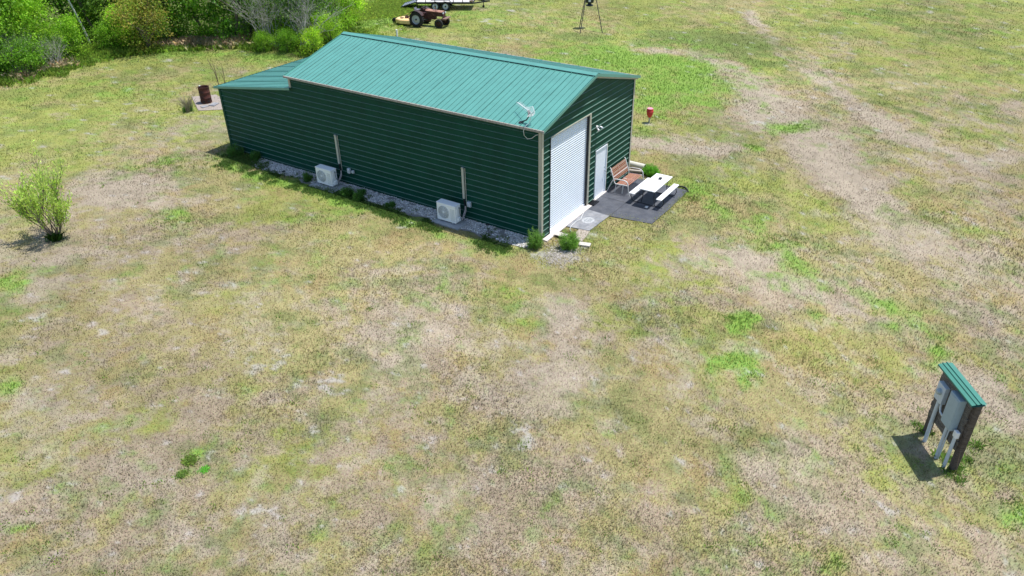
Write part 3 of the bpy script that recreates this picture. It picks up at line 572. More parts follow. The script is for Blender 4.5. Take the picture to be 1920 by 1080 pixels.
mb.build('strokes', MK2, pm)

# ------------------------------------------------------------------ picnic table
pt = thing('picnic_table', 'white folding picnic table with two attached benches on the dark paving', 'picnic table', (5.33, -2.02, .02))
mb = MB(); mb.box((5.33, -2.03, .735), (1.72, .70, .045)); mb.build('tabletop', WHITEP, pt, .018)
for y in (-1.41, -2.56):
    mb = MB(); mb.box((5.36, y, .44), (1.74, .23, .042)); mb.build('seat', WHITEP, pt, .016)
mb = MB()
for x in (4.72, 5.95):
    c = lambda y, z: (x, y, z)
    mb.tube([c(-1.33, .42), c(-1.28, .25), c(-1.36, .07), c(-1.45, .035), c(-2.5, .035), c(-2.62, .07), c(-2.70, .25), c(-2.64, .42)], .016, 8)
    mb.tube([c(-1.52, .415), c(-1.44, .41)], .014, 8); mb.tube([c(-1.74, .04), c(-1.80, .40), c(-1.78, .71)], .015, 8); mb.tube([c(-2.32, .04), c(-2.26, .40), c(-2.28, .71)], .015, 8)
    mb.tube([c(-1.32, .40), c(-1.8, .405)], .013, 8); mb.tube([c(-2.66, .40), c(-2.26, .405)], .013, 8)
mb.tube([(4.72, -2.03, .70), (5.0, -2.03, .42), (5.95, -2.03, .70)], .011, 6); mb.tube([(4.8, -1.82, .69), (5.88, -1.82, .69)], .014, 6); mb.tube([(4.8, -2.25, .69), (5.88, -2.25, .69)], .014, 6)
mb.build('frame', BLACKM, pt)
tr_ = thing('table_tray', 'small black tray lying on the white picnic table top', 'tray', (5.72, -2.05, .758))
mb = MB(); mb.box((5.72, -2.05, .762), (.20, .12, .008), .15); mb.build('base', BLACKM, tr_)
mb = MB()
for dx, dy, w_, l_ in ((0, .056, .2, .01), (0, -.056, .2, .01), (.096, 0, .01, .12), (-.096, 0, .01, .12)):
    v = Matrix.Rotation(.15, 3, 'Z') @ Vector((dx, dy, 0)); mb.box((5.72+v.x, -2.05+v.y, .775), (w_, l_, .028), .15)
mb.build('rim', BLACKM, tr_)
mb = MB(); q = at(1212, 388, .03); mb.prism([(q[0]-.08, q[1]-.07), (q[0]+.09, q[1]-.05), (q[0]+.07, q[1]+.06), (q[0]-.06, q[1]+.05)], .026, .032); tag(mb.build('paper_scrap', WHITEP), 'small white paper scrap on the dark paving under the picnic table', 'paper scrap')
mb = MB(); mb.tube([(6.95, -2.30, .03), (6.99, -2.5, .05), (6.93, -2.68, .06), (6.80, -2.84, .04), (6.68, -2.93, .02)], [.025, .035, .04, .035, .02], 8); tag(mb.build('curved_black_strip', DARK), 'curved black strip on the ground beyond the picnic table', 'rubber strip')  # small curled black strip past the far bench end

# ------------------------------------------------------------------ slatted bench
gb_ = thing('garden_bench', 'two-seat garden bench with redwood slats and white tube frame against the front wall', 'bench', (5.8, -.6, .02))
X0, X1 = 5.12, 6.42
def bcurve(t):   # seat front -> seat back -> top of back, in (y,z)
    pts = [(-.93, .40), (-.86, .43), (-.60, .41), (-.40, .395), (-.335, .44), (-.29, .60), (-.22, .80), (-.14, .98)]
    s = t*(len(pts)-1); i = min(int(s), len(pts)-2); f = s-i; return (pts[i][0]*(1-f)+pts[i+1][0]*f, pts[i][1]*(1-f)+pts[i+1][1]*f)
mbS, mbB = MB(), MB(); k = 0
for i in range(7):
    y = -.92+i*.078; z = .425-.008*abs(i-1.5); mbS.box(((X0+X1)/2, y, z), (X1-X0-.06, .046, .018))
for i in range(9):
    t = i/8; y = -.315+.165*t; z = .50+.46*t; mbB.box(((X0+X1)/2, y, z), (X1-X0-.06, .014, .032), rx=-.34)
mbS.build('seat', SLATR, gb_); mbB.build('backrest', SLATR, gb_)
for sx, x in ((-1, X0), (1, X1)):
    mb = MB(); xo = x+sx*.05
    mb.tube([(x, -.95, .40), (x, -.90, .415), (x, -.60, .40), (x, -.40, .385), (x, -.335, .43), (x, -.27, .64), (x, -.14, 1.0), (x, -.10, 1.02)], .019, 8)
    mb.tube([(xo, -1.04, .02), (xo, -.99, .30), (xo, -.95, .54), (xo, -.88, .61), (xo, -.78, .635), (xo, -.45, .62), (xo, -.34, .60), (xo, -.24, .45), (xo, -.14, .22), (xo, -.06, .02)], .022, 8)
    mb.tube([(x, -.74, .40), (x, -.72, .20), (x, -.70, .02)], .018, 8); mb.tube([(x, -.42, .39), (x, -.40, .2), (x, -.37, .02)], .018, 8); mb.build('side_frame', FRAMEW, gb_)
mb = MB(); mb.tube([(X0, -.7, .39), (X1, -.7, .39)], .014, 6); mb.tube([(X0, -.27, .64), (X1, -.27, .64)], .012, 6); mb.bar(((X0+X1)/2, -.93, .41), ((X0+X1)/2, -.42, .40), .03, .012); mb.bar(((X0+X1)/2, -.30, .48), ((X0+X1)/2, -.13, .97), .03, .012); mb.build('cross_rail', FRAMEW, gb_)
# boot scraper grid by the casing
bs_ = thing('boot_scraper', 'black ribbed boot scraper at the foot of the casing between both doors', 'boot scraper', (3.75, -.16, .02))
mb = MB()
for i in range(4): mb.box((3.72, -.07-i*.065, .055), (.46, .025, .03))
mb.build('ribs', BLACKM, bs_)
mb = MB()
for x in (3.5, 3.65, 3.79, 3.94): mb.box((x, -.165, .033), (.02, .24, .02))
for y in (-.05, -.28): mb.box((3.72, y, .032), (.46, .015, .018))
mb.build('base_frame', BLACKM, bs_)
mb = MB(); mb.tube([(3.0, -.10, .05), (2.96, -.16, .048), (2.7, -.26, .04), (2.42, -.34, .04), (2.2, -.42, .04), (1.95, -.36, .04), (1.75, -.38, .04), (1.5, -.40, .04), (1.3, -.46, .02), (1.15, -.6, .015)], .010, 6); tag(mb.build('extension_cord', CORD), 'thin white cord trailing from the roller door across the concrete', 'cord')
pb = thing('grey_board', 'thick grey board lying beside the pale concrete apron', 'board', (.66, -.42, 0)); mb = MB(); mb.box((.67, -.44, .05), (.30, .46, .06), .1); mb.build('board', PLANK, pb, .005)
mb = MB(); mb.box((.53, -.50, .045), (.018, .42, .07), .1); mb.build('edge_strip', WOODD, pb)
mb = MB(); mb.box((.52, -1.52, .035), (.24, .42, .05), .25); tag(mb.build('white_plank', PLANK, None, .005), 'short whitish plank on the grass beyond the right-hand shrub', 'plank')
mb = MB(); mb.tube([(.86, -.3, .05), (.82, -.42, .075), (.78, -.56, .06)], .022, 8); tag(mb.build('black_hose_end', DARK), 'short piece of black hose lying on the grey board', 'hose')
# pipe and plank at the far front corner
pp = thing('pvc_pipe', 'thick pale pipe lying on the ground past the far front corner', 'pipe', (7.9, .4, 0)); mb = MB(); mb.tube([(7.95, 1.6, .13), (7.88, -.42, .13)], .125, 20); mb.build('pipe', mat('cream_pipe', (.62, .60, .50), .5, var=.1, scale=5), pp)
mb = MB(); mb.tube([(7.882, -.40, .13), (7.880, -.426, .13)], .098, 20); mb.build('pipe_opening', DARK, pp)
pk = thing('stacked_planks', 'two bleached planks lying between the pale pipe and the bench', 'planks', (7.4, -.1, 0)); mb = MB(); mb.box((7.42, -.12, .05), (.15, .85, .05), .35); mb.build('plank', PLANK, pk, .004); mb = MB(); mb.box((7.35, -.10, .10), (.13, .75, .04), .28); mb.build('plank', CONCT, pk, .004)

# ------------------------------------------------------------------ air conditioners
def ac_unit(y0, y1, label):
    t = thing('air_conditioner', label, 'air conditioner', (-.585, (y0+y1)/2, .05), 'air conditioners along the long wall')
    xf, xb, z0, z1 = -.75, -.42, .10, .82; yc = (y0+y1)/2
    mb = MB(); mb.box(((xf+xb)/2, yc, (z0+z1)/2-.02), (xb-xf, y1-y0, z1-z0-.04)); body = mb.build('body', ACW, t, .02)
    mb = MB(); mb.box(((xf+xb)/2, yc, z1-.02), (xb-xf+.016, y1-y0+.016, .035)); mb.build('top_cover', ACW, t, .012)
    fy, fz, fr = y1-.33, .46, .255
    mb = MB(); mb.lathe([(0, xf-.004), (fr, xf-.004), (fr, xf+.01)], (0, fy, fz), 40, 'X'); fan = mb.build('fan_opening', ACD, t)
    mb = MB()
    for rr in np.linspace(.045, fr, 9): mb.tube([(xf-.012, fy+rr*math.cos(a), fz+rr*math.sin(a)) for a in np.linspace(0, 2*math.pi, 33)[:-1]], .0045, 4, close=True)
    for a in np.linspace(0, 2*math.pi, 13)[:-1]: mb.tube([(xf-.016, fy+.04*math.cos(a), fz+.04*math.sin(a)), (xf-.012, fy+fr*math.cos(a), fz+fr*math.sin(a))], .004, 4)
    mb.lathe([(0, xf-.02), (.045, xf-.02), (.045, xf-.006)], (0, fy, fz), 16, 'X'); mb.build('fan_grille', ACW, fan)
    mb = MB()
    for i in range(11): mb.box((xf-.004, y0+.14, .2+i*.045), (.008, .2, .012))
    mb.build('front_louvres', mat('ac_louvre_grey', (.5, .52, .5), .5), t)  # slats in one even grey, darker than the case
    mb = MB(); mb.box((xf+.16, y0-.012, .55), (.2, .022, .34)); mb.build('service_panel', ACW, t, .006)
    mb = MB(); mb.box((xf+.20, y0-.03, .70), (.07, .02, .06)); mb.build('terminal_cover', ACD, t)
    mb = MB(); mb.box((xf+.17, y0-.03, .24), (.14, .05, .16)); mb.build('valve_cover', ACW, t, .012)
    mb = MB(); mb.tube([(xf+.2, y0-.045, .67), (xf+.19, y0-.06, .5), (xf+.22, y0-.06, .38), (xb+.02, y0-.05, .36)], .009, 6); mb.tube([(xf+.21, y0-.045, .66), (xb+.03, y0-.05, .62), (xb+.16, y0-.05, .55)], .008, 6); mb.build('cable', DARK, t)
    for y in (y0+.14, y1-.14):
        mb = MB(); mb.box(((xf+xb)/2, y, .075), (.42, .05, .045)); mb.build('foot', GALV, t)
    return t
ac_unit(3.31, 4.20, 'nearer white outdoor air conditioner, close to the front corner on a small pad')
ac_unit(9.78, 10.68, 'farther white outdoor air conditioner, beside two small boxes on the long wall')
for x0, x1, y0, y1, lb in ((-.98, -.28, 3.05, 4.32, 'small concrete pad under the nearer air conditioner'), (-1.12, -.30, 9.42, 10.88, 'small concrete pad under the farther air conditioner')):
    mb = MB(); mb.box(((x0+x1)/2, (y0+y1)/2, .02), (x1-x0, y1-y0, .07)); tag(mb.build('equipment_pad', mat('pad_concrete', (.36, .37, .37), .85, var=.15, scale=7, bump=.3), None, .01), lb, 'concrete pad', 'pads under the air conditioners')
CHAN = mat('channel_beige', (.50, .50, .42), .5, var=.08, scale=4)
for y, lb in ((3.40, 'beige pipe cover rising up the wall behind the nearer air conditioner'), (9.94, 'beige pipe cover rising up the wall behind the farther air conditioner')):
    t = thing('line_set_cover', lb, 'pipe cover', (-.03, y, .8), 'pipe covers on the long wall')
    mb = MB(); mb.box((-.055, y, 1.47), (.065, .085, 1.22)); mb.build('channel', CHAN, t, .008)
    mb = MB(); mb.box((-.058, y, 2.10), (.078, .10, .07)); mb.build('end_cap', GALV, t, .012)
    mb = MB(); mb.box((-.03, y-.09, 1.35), (.012, .02, 1.5)); mb.build('flange', CHAN, t)
    mb = MB(); mb.tube([(-.055, y, .88), (-.06, y-.01, .70), (-.05, y-.04, .56)], .03, 8); mb.build('black_sleeve', DARK, t)
    mb = MB(); mb.tube([(-.05, y-.04, .58), (-.08, y-.05, .42), (-.2, y-.07, .28), (-.34, y-.12, .20), (-.44, y-.17, .20)], .026, 8); mb.tube([(-.06, y-.07, .56), (-.1, y-.1, .38), (-.25, y-.13, .24), (-.40, y-.19, .26)], .012, 6); mb.build('hose', HOSEP, t)
def ebox(y, z, w_, h_, lb, rnd=False):
    t = thing('electrical_box', lb, 'electrical box', (-.03, y, z)); mb = MB(); mb.box((-.07, y, z), (.09, w_, h_)); mb.build('case', PVC, t, .02 if rnd else .008)
    mb = MB(); mb.box((-.122, y, z+.01), (.014, w_*.8, h_*.8)); mb.build('cover', PVC, t, .005)
    mb = MB(); mb.tube([(-.05, y, z-h_/2), (-.05, y+.02, z-h_/2-.14)], .011, 6); mb.build('conduit', DARK, t)
ebox(9.40, .66, .14, .21, 'larger grey box beside the farther air conditioner on the long wall')
ebox(9.17, .66, .10, .13, 'smallest grey box on the long wall, right of a larger one', True)
ebox(3.16, .68, .15, .20, 'grey electrical box beside the nearer air conditioner pipe cover')

# ------------------------------------------------------------------ antenna on the eave
rz_ = lambda x: H+.02+x*SL
an = thing('tv_antenna', 'white television antenna with black arm mounted on the roof edge near the front corner', 'antenna', (.05, .80, rz_(.05)))
A0 = Vector((.06, .86, rz_(.06)+.03)); T0 = Vector((.16, .60, rz_(.1)+.38))
mb = MB(); mb.box(A0, (.11, .14, .02), ry=-math.atan(SL)); mb.tube([A0, A0+Vector((0, -.08, .05)), A0+Vector((.04, -.20, .10)), A0+Vector((.08, -.25, .20)), T0], [.018, .018, .02, .022, .028], 8); mb.box(T0, (.07, .07, .12)); mb.build('mounting_arm', BLACKM, an)
bd = Vector((.54, .84, .02)).normalized(); sd = bd.cross(Vector((0, 0, 1))).normalized(); P0 = T0+Vector((0, 0, .05))-bd*.22; P1 = P0+bd*1.15
mb = MB(); mb.tube([P0, P1], .008, 6); mb.build('boom', WHITEP, an)
mb = MB()
for i in range(11):
    c = P0+bd*(.30+i*.082)
    for s in (-1, 1): mb.tube([c-sd*.075+Vector((0, 0, s*.045)), c+sd*.085-Vector((0, 0, s*.045))], .0045, 4)
mb.build('elements', WHITEP, an)
mb = MB()
for s in (-1, 1):
    for j in range(6):
        a = P0-bd*(-.02+.03*j)*(-1)+Vector((0, 0, s*(.02+.028*j))); mb.tube([a-sd*.12, a+sd*.12], .006, 4)
    for q in (-.11, .11): mb.tube([P0+bd*.02+sd*q, P0+bd*.17+sd*q+Vector((0, 0, s*.16))], .007, 4)
mb.build('reflector', WHITEP, an)
mb = MB(); mb.tube([P0, P0+Vector((-.05, .02, -.2)), Vector((.02, .52, rz_(.02)+.06)), Vector((-.13, .56, ez+.06)), Vector((-.19, .60, ez-.10)), Vector((-.12, .62, 3.92)), Vector((-.07, .52, 3.80)), Vector((-.05, .36, 3.84)), Vector((-.05, .2, 3.98)), Vector((-.045, .11, 4.02))], .010, 6); mb.build('cable', CORD, an)

# ------------------------------------------------------------------ path lights
def path_light(x, y, lb):
    t = thing('path_light', lb, 'path light', (x, y, 0), 'small path lights around the building'); mb = MB(); mb.tube([(x, y, -.05), (x, y, .25)], .012, 8); mb.build('stake', BLACKM, t)
    mb = MB(); mb.lathe([(.0, .30), (.03, .298), (.08, .27), (.082, .26), (0, .26)], (x, y, 0), 16); mb.build('cap', BLACKM, t); mb = MB(); mb.lathe([(.035, .26), (.03, .19), (0, .185)], (x, y, 0), 12); mb.build('lens', GLASS, t)
path_light(-.20, -.16, 'black path light at the front corner of the building'); path_light(-.07, -1.06, 'black path light in front of the right-hand corner shrub')
path_light(-.40, 2.08, 'black path light in the gravel nearest the front corner'); path_light(-.95, 12.5, 'black path light in the gravel near the rear lean-to')

# ------------------------------------------------------------------ meter panel
A = np.array([-3.55, -13.28, 0]); D = np.array([-.8259, -.5638, 0]); N = np.array([-.5638, .8259, 0]); rzp = math.atan2(D[1], D[0])
ql = lambda u, z, o=0.: Vector(tuple(A+D*u+N*o+np.array([0, 0, z])))
mp_ = thing('meter_panel', 'weathered wooden utility panel with grey electric boxes and small teal roof', 'utility panel', tuple(A+D*.63))
def pbox(u0, u1, z0, z1, o0, o1): mb = MB(); mb.box(ql((u0+u1)/2, (z0+z1)/2, (o0+o1)/2), (u1-u0, o1-o0, z1-z0), rzp); return mb
for u in (.0, 1.26): pbox(u-.065, u+.065, -.05, 2.02, -.16, -.02).build('post', WOODD, mp_, .006)
mb = MB(); z = .60; i = 0
while z < 1.98:
    h = .135; j = .02*math.sin(i*2.3); mb.box(ql(.60+j, z+h/2, .004), (1.26, .035, h-.008), rzp); z += h; i += 1
mb.build('backboard', BOARDW, mp_, .003)
mb = MB(); prof = [(-.17, 2.105), (-.06, 2.11), (-.052, 2.135), (-.03, 2.135), (-.022, 2.11), (.04, 2.10), (.048, 2.12), (.06, 2.12), (.068, 2.095), (.15, 2.075), (.152, 2.04)]
for (a, za_), (b, zb2) in zip(prof[:-1], prof[1:]): mb.add([ql(-.09, za_, a), ql(1.40, za_, a), ql(1.40, zb2, b), ql(-.09, zb2, b)], [(0, 1, 2, 3)])
mb.add([ql(-.09, 2.06, -.168), ql(1.40, 2.06, -.168), ql(1.40, 2.03, .148), ql(-.09, 2.03, .148)], [(0, 1, 2, 3)]); mb.build('roof', ROOFM, mp_)
pbox(-.06, 1.33, 1.96, 2.03, -.15, -.02).build('top_rail', WOODD, mp_)
bp_ = pbox(.68, 1.07, 1.04, 1.92, .025, .19).build('breaker_box', BOXG, mp_, .008); pbox(.70, 1.05, 1.06, 1.88, .19, .20).build('box_door', BOXG, bp_, .004)
mt_ = pbox(.11, .43, 1.27, 1.74, .025, .135).build('meter_box', PVC, mp_, .008)
mb = MB(); c = ql(.27, 1.55, .135); n = Vector(tuple(N)); mb.tube([c, c+n*.02, c+n*.022], [.085, .085, .075], 20); mb.tube([c+n*.02, c+n*.07, c+n*.085, c+n*.09], [.072, .07, .05, .01], 20); mb.build('meter_dial', GLASS, mt_)
mb = MB(); mb.tube([ql(.27, 1.28, .08), ql(.27, .7, .08), ql(.28, -.05, .08)], .045, 12); mb.build('conduit', PVC, mp_)
mb = MB(); mb.tube([ql(.84, 1.06, .09), ql(.84, .5, .09), ql(.85, -.05, .09)], .036, 12); mb.tube([ql(.90, 1.06, .06), ql(.89, -.05, .06)], .018, 10); mb.build('conduit', PVC, mp_)
mb = MB(); mb.tube([ql(1.17, .98, .07), ql(1.17, .5, .07), ql(1.17, -.05, .07)], .040, 12); mb.build('conduit', PVC, mp_)
mb = MB(); mb.tube([ql(.38, 1.28, .08), ql(.39, 1.16, .08), ql(.44, 1.07, .08), ql(.54, 1.05, .08), ql(.64, 1.10, .08), ql(.71, 1.14, .08)], .028, 12); mb.build('conduit_elbow', PVC, mp_)
pbox(1.11, 1.25, .96, 1.14, .03, .12).build('junction_box', WHITEP, mp_, .02)
mb = MB(); mb.tube([ql(1.40, 0, -.10), ql(1.36, .30, -.08), ql(1.33, .66, -.05)], .006, 6); mb.build('ground_wire', TWIGB, mp_)

# ------------------------------------------------------------------ foliage makers
GR = [(.10, .20, .025), (.075, .155, .022), (.13, .235, .03), (.055, .12, .02), (.16, .26, .035)]
def rot_leaves(c, n_out, size, asp=.5):
    """leaf quads at points c with random orientation"""
    k = len(c); a = RNG.normal(0, 1, (k, 3)); a /= np.linalg.norm(a, axis=1, keepdims=True); b = RNG.normal(0, 1, (k, 3)); b -= a*(a*b).sum(1, keepdims=True); b /= np.linalg.norm(b, axis=1, keepdims=True)
    s = size*(.6+.8*RNG.random((k, 1))); return np.stack([c-a*s, c-b*s*asp, c+a*s, c+b*s*asp], 1).reshape(-1, 3)
def limb(mb, p, d, ln, r, depth, tips, bend=.25, split=3, up_=.15):
    pts = [Vector(p)]; dd = Vector(d).normalized(); rr = [r]; seg = 4
    for i in range(seg):
        dd = (dd+Vector((random.gauss(0, bend), random.gauss(0, bend), random.gauss(0, bend)*.6+up_))*.35).normalized(); pts.append(pts[-1]+dd*ln/seg); rr.append(r*(1-.45*(i+1)/seg))
    mb.tube(pts, rr, 5 if depth > 1 else 4)
    if depth <= 0: tips.append(pts[-1]); tips.append(pts[-2]); return
    tips.append(pts[-1])
    for k in range(split):
        i = random.randint(2, seg); nd = (dd+Vector((random.gauss(0, .6), random.gauss(0, .6), random.gauss(0, .35)+.1))).normalized(); limb(mb, pts[i], nd, ln*.68, rr[i]*.7, depth-1, tips, bend, split, up_)
def tree(name, h, wid, cols, nleaf, leaf=.075, trunkh=.25, seed=0, sc=.34, low=.0):
    """root at origin: trunk, crown"""
    random.seed(seed); root = bpy.data.objects.new(name, None); root.empty_display_size = .2; COL.objects.link(root)
    mb = MB(); tips = []; nst = random.choice((1, 2, 3))
    for s in range(nst):
        limb(mb, (random.gauss(0, .1), random.gauss(0, .1), -.1), (random.gauss(0, .25), random.gauss(0, .25), 1), h*.5, .05+.012*h, 3, tips, split=3)
    tips = [t for t in tips]; mb.build('trunk', BARK, root)
    cl = [];
    for t in tips: cl.append((t.x*wid/(h*.45), t.y*wid/(h*.45), min(t.z*1.02, h)))
    for _ in range(int(len(tips)*.8)+20):   # fill the crown's volume so it reads as a leafy mass down to the ground
        a = random.random()*6.28; u = random.random()**.5; z = low+(h*.97-low)*random.random(); pr = math.sin(math.pi*min(1, max(.12, (z/h)*.78+.16)))**.7; cl.append((wid*u*pr*math.cos(a), wid*u*pr*math.sin(a), z))
    cl = np.array(cl); cl[:, 2] = np.maximum(cl[:, 2], .15); bright = .55+.75*RNG.random(len(cl)); ci = RNG.integers(0, len(cols), len(cl))
    idx = RNG.integers(0, len(cl), nleaf); rad = sc*(.6+.8*RNG.random(len(cl)))[idx][:, None]; c = cl[idx]+RNG.normal(0, 1, (nleaf, 3))*rad*np.array([1, 1, .7]); c[:, 2] = np.maximum(c[:, 2], .03)
    t = np.asarray(cols)[ci[idx]]*2.2*bright[idx][:, None]*(.75+.5*RNG.random((nleaf, 1)))
    npmesh('crown', rot_leaves(c, 0, leaf, .5), 4, LEAFM, t, root); return root
def bare_shrub(name, h, wid, seed, m=TWIG, leaves=0, n=9):
    random.seed(seed); root = bpy.data.objects.new(name, None); root.empty_display_size = .2; COL.objects.link(root); mb = MB(); tips = []
    for s in range(n):
        a = random.random()*6.28; limb(mb, (random.gauss(0, .2), random.gauss(0, .2), -.05), (math.cos(a)*wid*.5, math.sin(a)*wid*.5, h*.8), h*.55, .024, 3, tips, bend=.5, split=3, up_=.05)
    mb.build('branches', m, root)
    if leaves:
        P = np.array([tuple(t) for t in tips]); c = P[RNG.integers(0, len(P), leaves)]+RNG.normal(0, .13, (leaves, 3)); c[:, 2] = np.abs(c[:, 2]); npmesh('leaves', rot_leaves(c, 0, .05), 4, LEAFM, np.asarray(GR)[RNG.integers(0, 3, leaves)]*(.7+.6*RNG.random((leaves, 1))), root)
    return root
def place(o, x, y, rz=0, s=1., first=False, label=None, cat=None, group=None):
    c = o if first else copy_tree(o); c.location = (x, y, 0); c.rotation_euler = (0, 0, rz); c.scale = (s, s, s*(1 if first else 1)); tag(c, label, cat, group); return c

G1 = [(.09, .20, .014), (.12, .24, .018), (.07, .16, .014)]; G2 = [(.16, .29, .016), (.13, .25, .016), (.21, .32, .025)]; G3 = [(.06, .135, .016), (.08, .16, .018), (.05, .11, .014)]; G4 = [(.19, .20, .03), (.15, .22, .025), (.25, .20, .045)]
protos = [tree('leafy_tree', 5.6, 2.1, G1, 9500, .085, seed=1), tree('leafy_tree', 6.4, 2.3, G3, 9500, .085, seed=2), tree('leafy_tree', 4.6, 1.9, G2, 8500, .08, seed=3), tree('bushy_shrub', 2.7, 1.35, G2, 6000, .06, seed=4, sc=.25),
          tree('bushy_shrub', 2.3, 1.3, G1, 6000, .06, seed=5, sc=.25), tree('bushy_shrub', 2.9, 1.5, G4, 6500, .06, seed=6, sc=.25), bare_shrub('bare_shrub', 3.1, 1.8, 8, leaves=1300, n=15), bare_shrub('bare_shrub', 2.4, 1.6, 9, leaves=700, n=15)]
used = set()
def pl(i, x, y, s, label, cat, group=None):
    f = i not in used; used.add(i); random.seed(int(x*13+y*7)); return place(protos[i], x, y, random.random()*6.28, s, f, label, cat, group)
# front row, each told apart
FR = [(0, 12, 136, 1.05, 'tall mid-green tree at the far left edge of the thicket'), (2, 72, 116, 1.0, 'light green tree in the thicket left of the leaning pole'), (7, 106, 130, .8, 'bare grey shrub at the thicket edge, nearest the tall grass'),
 (4, 58, 141, .9, 'low green bush at the thicket foot in the top left corner'), (3, 134, 112, .95, 'bright yellow-green bush at the thicket edge left of the leaning pole'), (6, 40, 140, .8, 'pale grey leafless shrub at the far left foot of the thicket'),
 (1, 196, 52, 1.0, 'dark green tree right behind the leaning pole'), (4, 212, 94, .8, 'low bush between the leaning pole and the reddish-brown bush'), (3, 243, 89, 1.0, 'bright green bush directly left of the reddish-brown bush'), (5, 280, 94, 1.2, 'rounded reddish-brown and green bush standing forward in the thicket'),
 (0, 335, 76, 1.1, 'mid-green tree right of the reddish-brown bush'), (2, 388, 74, 1.05, 'light green tree above the dry brown stalks'), (0, 445, 76, 1.1, 'mid-green tree between the dry stalks and the grey leafless bushes'), (6, 510, 86, 1.3, 'large pale grey leafless bush behind the building roof'),
 (4, 540, 97, .62, 'dense green bush at the thicket foot left of the building roof peak'), (3, 586, 103, .6, 'yellow-green bush just behind the left end of the roof'), (7, 578, 92, 1.55, 'widest tangled grey shrub near the right end of the thicket'),
 (4, 496, 96, .55, 'small green bush in front of the pale grey leafless bush'), (2, 632, 60, .8, 'bright green tree near the right end of the thicket'), (3, 648, 44, 1.1, 'bright green bush ending the thicket on the right'), (3, 622, 84, .75, 'green bush seen just above the left roof rake'), (0, 596, 58, .85, 'mid-green tree behind the widest grey shrub')]
FR = [(i, *[float(c) for c in at(px, py)[:2]], s_, lb) for i, px, py, s_, lb in FR]
for i, x, y, s, lb in FR: pl(i, x, y, s, lb, 'tree' if i < 3 else 'shrub')
GL = {0: 'mid-green tree crowded among others deep in the thicket', 1: 'dark green tree crowded among others deep in the thicket', 2: 'light green tree crowded among others deep in the thicket', 4: 'low green bush crowded among others deep in the thicket'}
GG2 = {0: 'mid-green trees deep in the thicket', 1: 'dark trees deep in the thicket', 2: 'light green trees deep in the thicket', 4: 'low bushes deep in the thicket'}
random.seed(5); spots = []
for x in np.arange(-13, 25, 2.3):
    for d in (2.6, 5.2, 8.):
        xx = x+random.uniform(-.8, .8); yy = float(np.interp(xx, EX, EY))+d+random.uniform(-.7, .7)
        if all((xx-a[1])**2+(yy-a[2])**2 > 2.6 for a in FR) and not (d < 6 and 5.2 < xx < 8.6): spots.append((xx, yy, d))
for xx, yy, d in spots:
    i = random.choice((0, 0, 2, 1) if d < 3 else (0, 1, 2, 0)); st = random.getstate(); pl(i, xx, yy, random.uniform(.8, 1.1) if i != 4 else 1., GL[i], 'tree' if i != 4 else 'shrub', GG2[i]); random.setstate(st); random.random(); random.random()
# undergrowth along the foot of the thicket
def along(n, pts, sd, seed):
    """points scattered with soft ragged edges round a line given by photo positions"""
    P = np.array([at(*q)[:2] for q in pts]); k = RNG.random(n)*(len(P)-1); i = k.astype(int); f = (k-i)[:, None]; q = P[i]*(1-f)+P[i+1]*f+RNG.normal(0, sd, (n, 2))
    d = fbm(q[:, 0], q[:, 1], 1.6, seed, 3); return q[RNG.random(n) < ss(.35, .6, d)]
n = 3200; ux = RNG.random(n)*30-9; uy = np.interp(ux, EX, EY)+RNG.normal(0, 1., n)+.55; k = fbm(ux, uy, 1.4, 88, 3) > .42
o = tuft_mesh('undergrowth', np.stack([ux, uy], 1)[k], 16, .42, .22, (.24, .38, .06), wd=.02, m=UND, droop=1.1); tag(o, 'rank green undergrowth along the foot of the thicket', 'undergrowth', kind='stuff')
q = along(1500, [(118, 118), (150, 104), (190, 98), (235, 96), (275, 92)], .75, 5); o = tuft_mesh('tall_grass', q, 16, .36, .2, (.33, .50, .07), wd=.018, m=UND, droop=1.2); tag(o, 'bright green tall grass in front of the leaning pole', 'tall grass', kind='stuff')
q = np.vstack([along(900, [(300, 90), (350, 86), (400, 84), (450, 84), (490, 82)], .45, 8), along(260, [(40, 146), (80, 138), (120, 128)], .4, 9)]); o = tuft_mesh('dry_stalks', q, 8, .6, .2, (.72, .62, .42), wd=.007, m=UND, droop=.9); tag(o, 'dry brown stalks along the thicket foot', 'dry stalks', kind='stuff')
q = along(2600, [(665, 52), (690, 38), (715, 24), (745, 12), (780, -4), (800, -20)], 1.3, 12); o = tuft_mesh('meadow_grass', q, 16, .26, .22, (.36, .50, .085), wd=.018, m=UND, droop=1.3); tag(o, 'bright green uncut grass left of the tractor', 'uncut grass', kind='stuff')
# leaning pole
mb = MB(); b = at(171, 86); mb.tube([(b[0], b[1], -.1), (b[0]-.22, b[1]-.1, 1.2), (b[0]-.5, b[1]-.15, 2.4), (b[0]-.95, b[1]-.3, 4.2)], [.085, .075, .065, .05], 8); tag(mb.build('leaning_pole', mat('bleached_pole', (.62, .61, .58), .8, var=.2, scale=5)), 'thin bleached dead trunk leaning in front of the dark thicket', 'dead trunk')

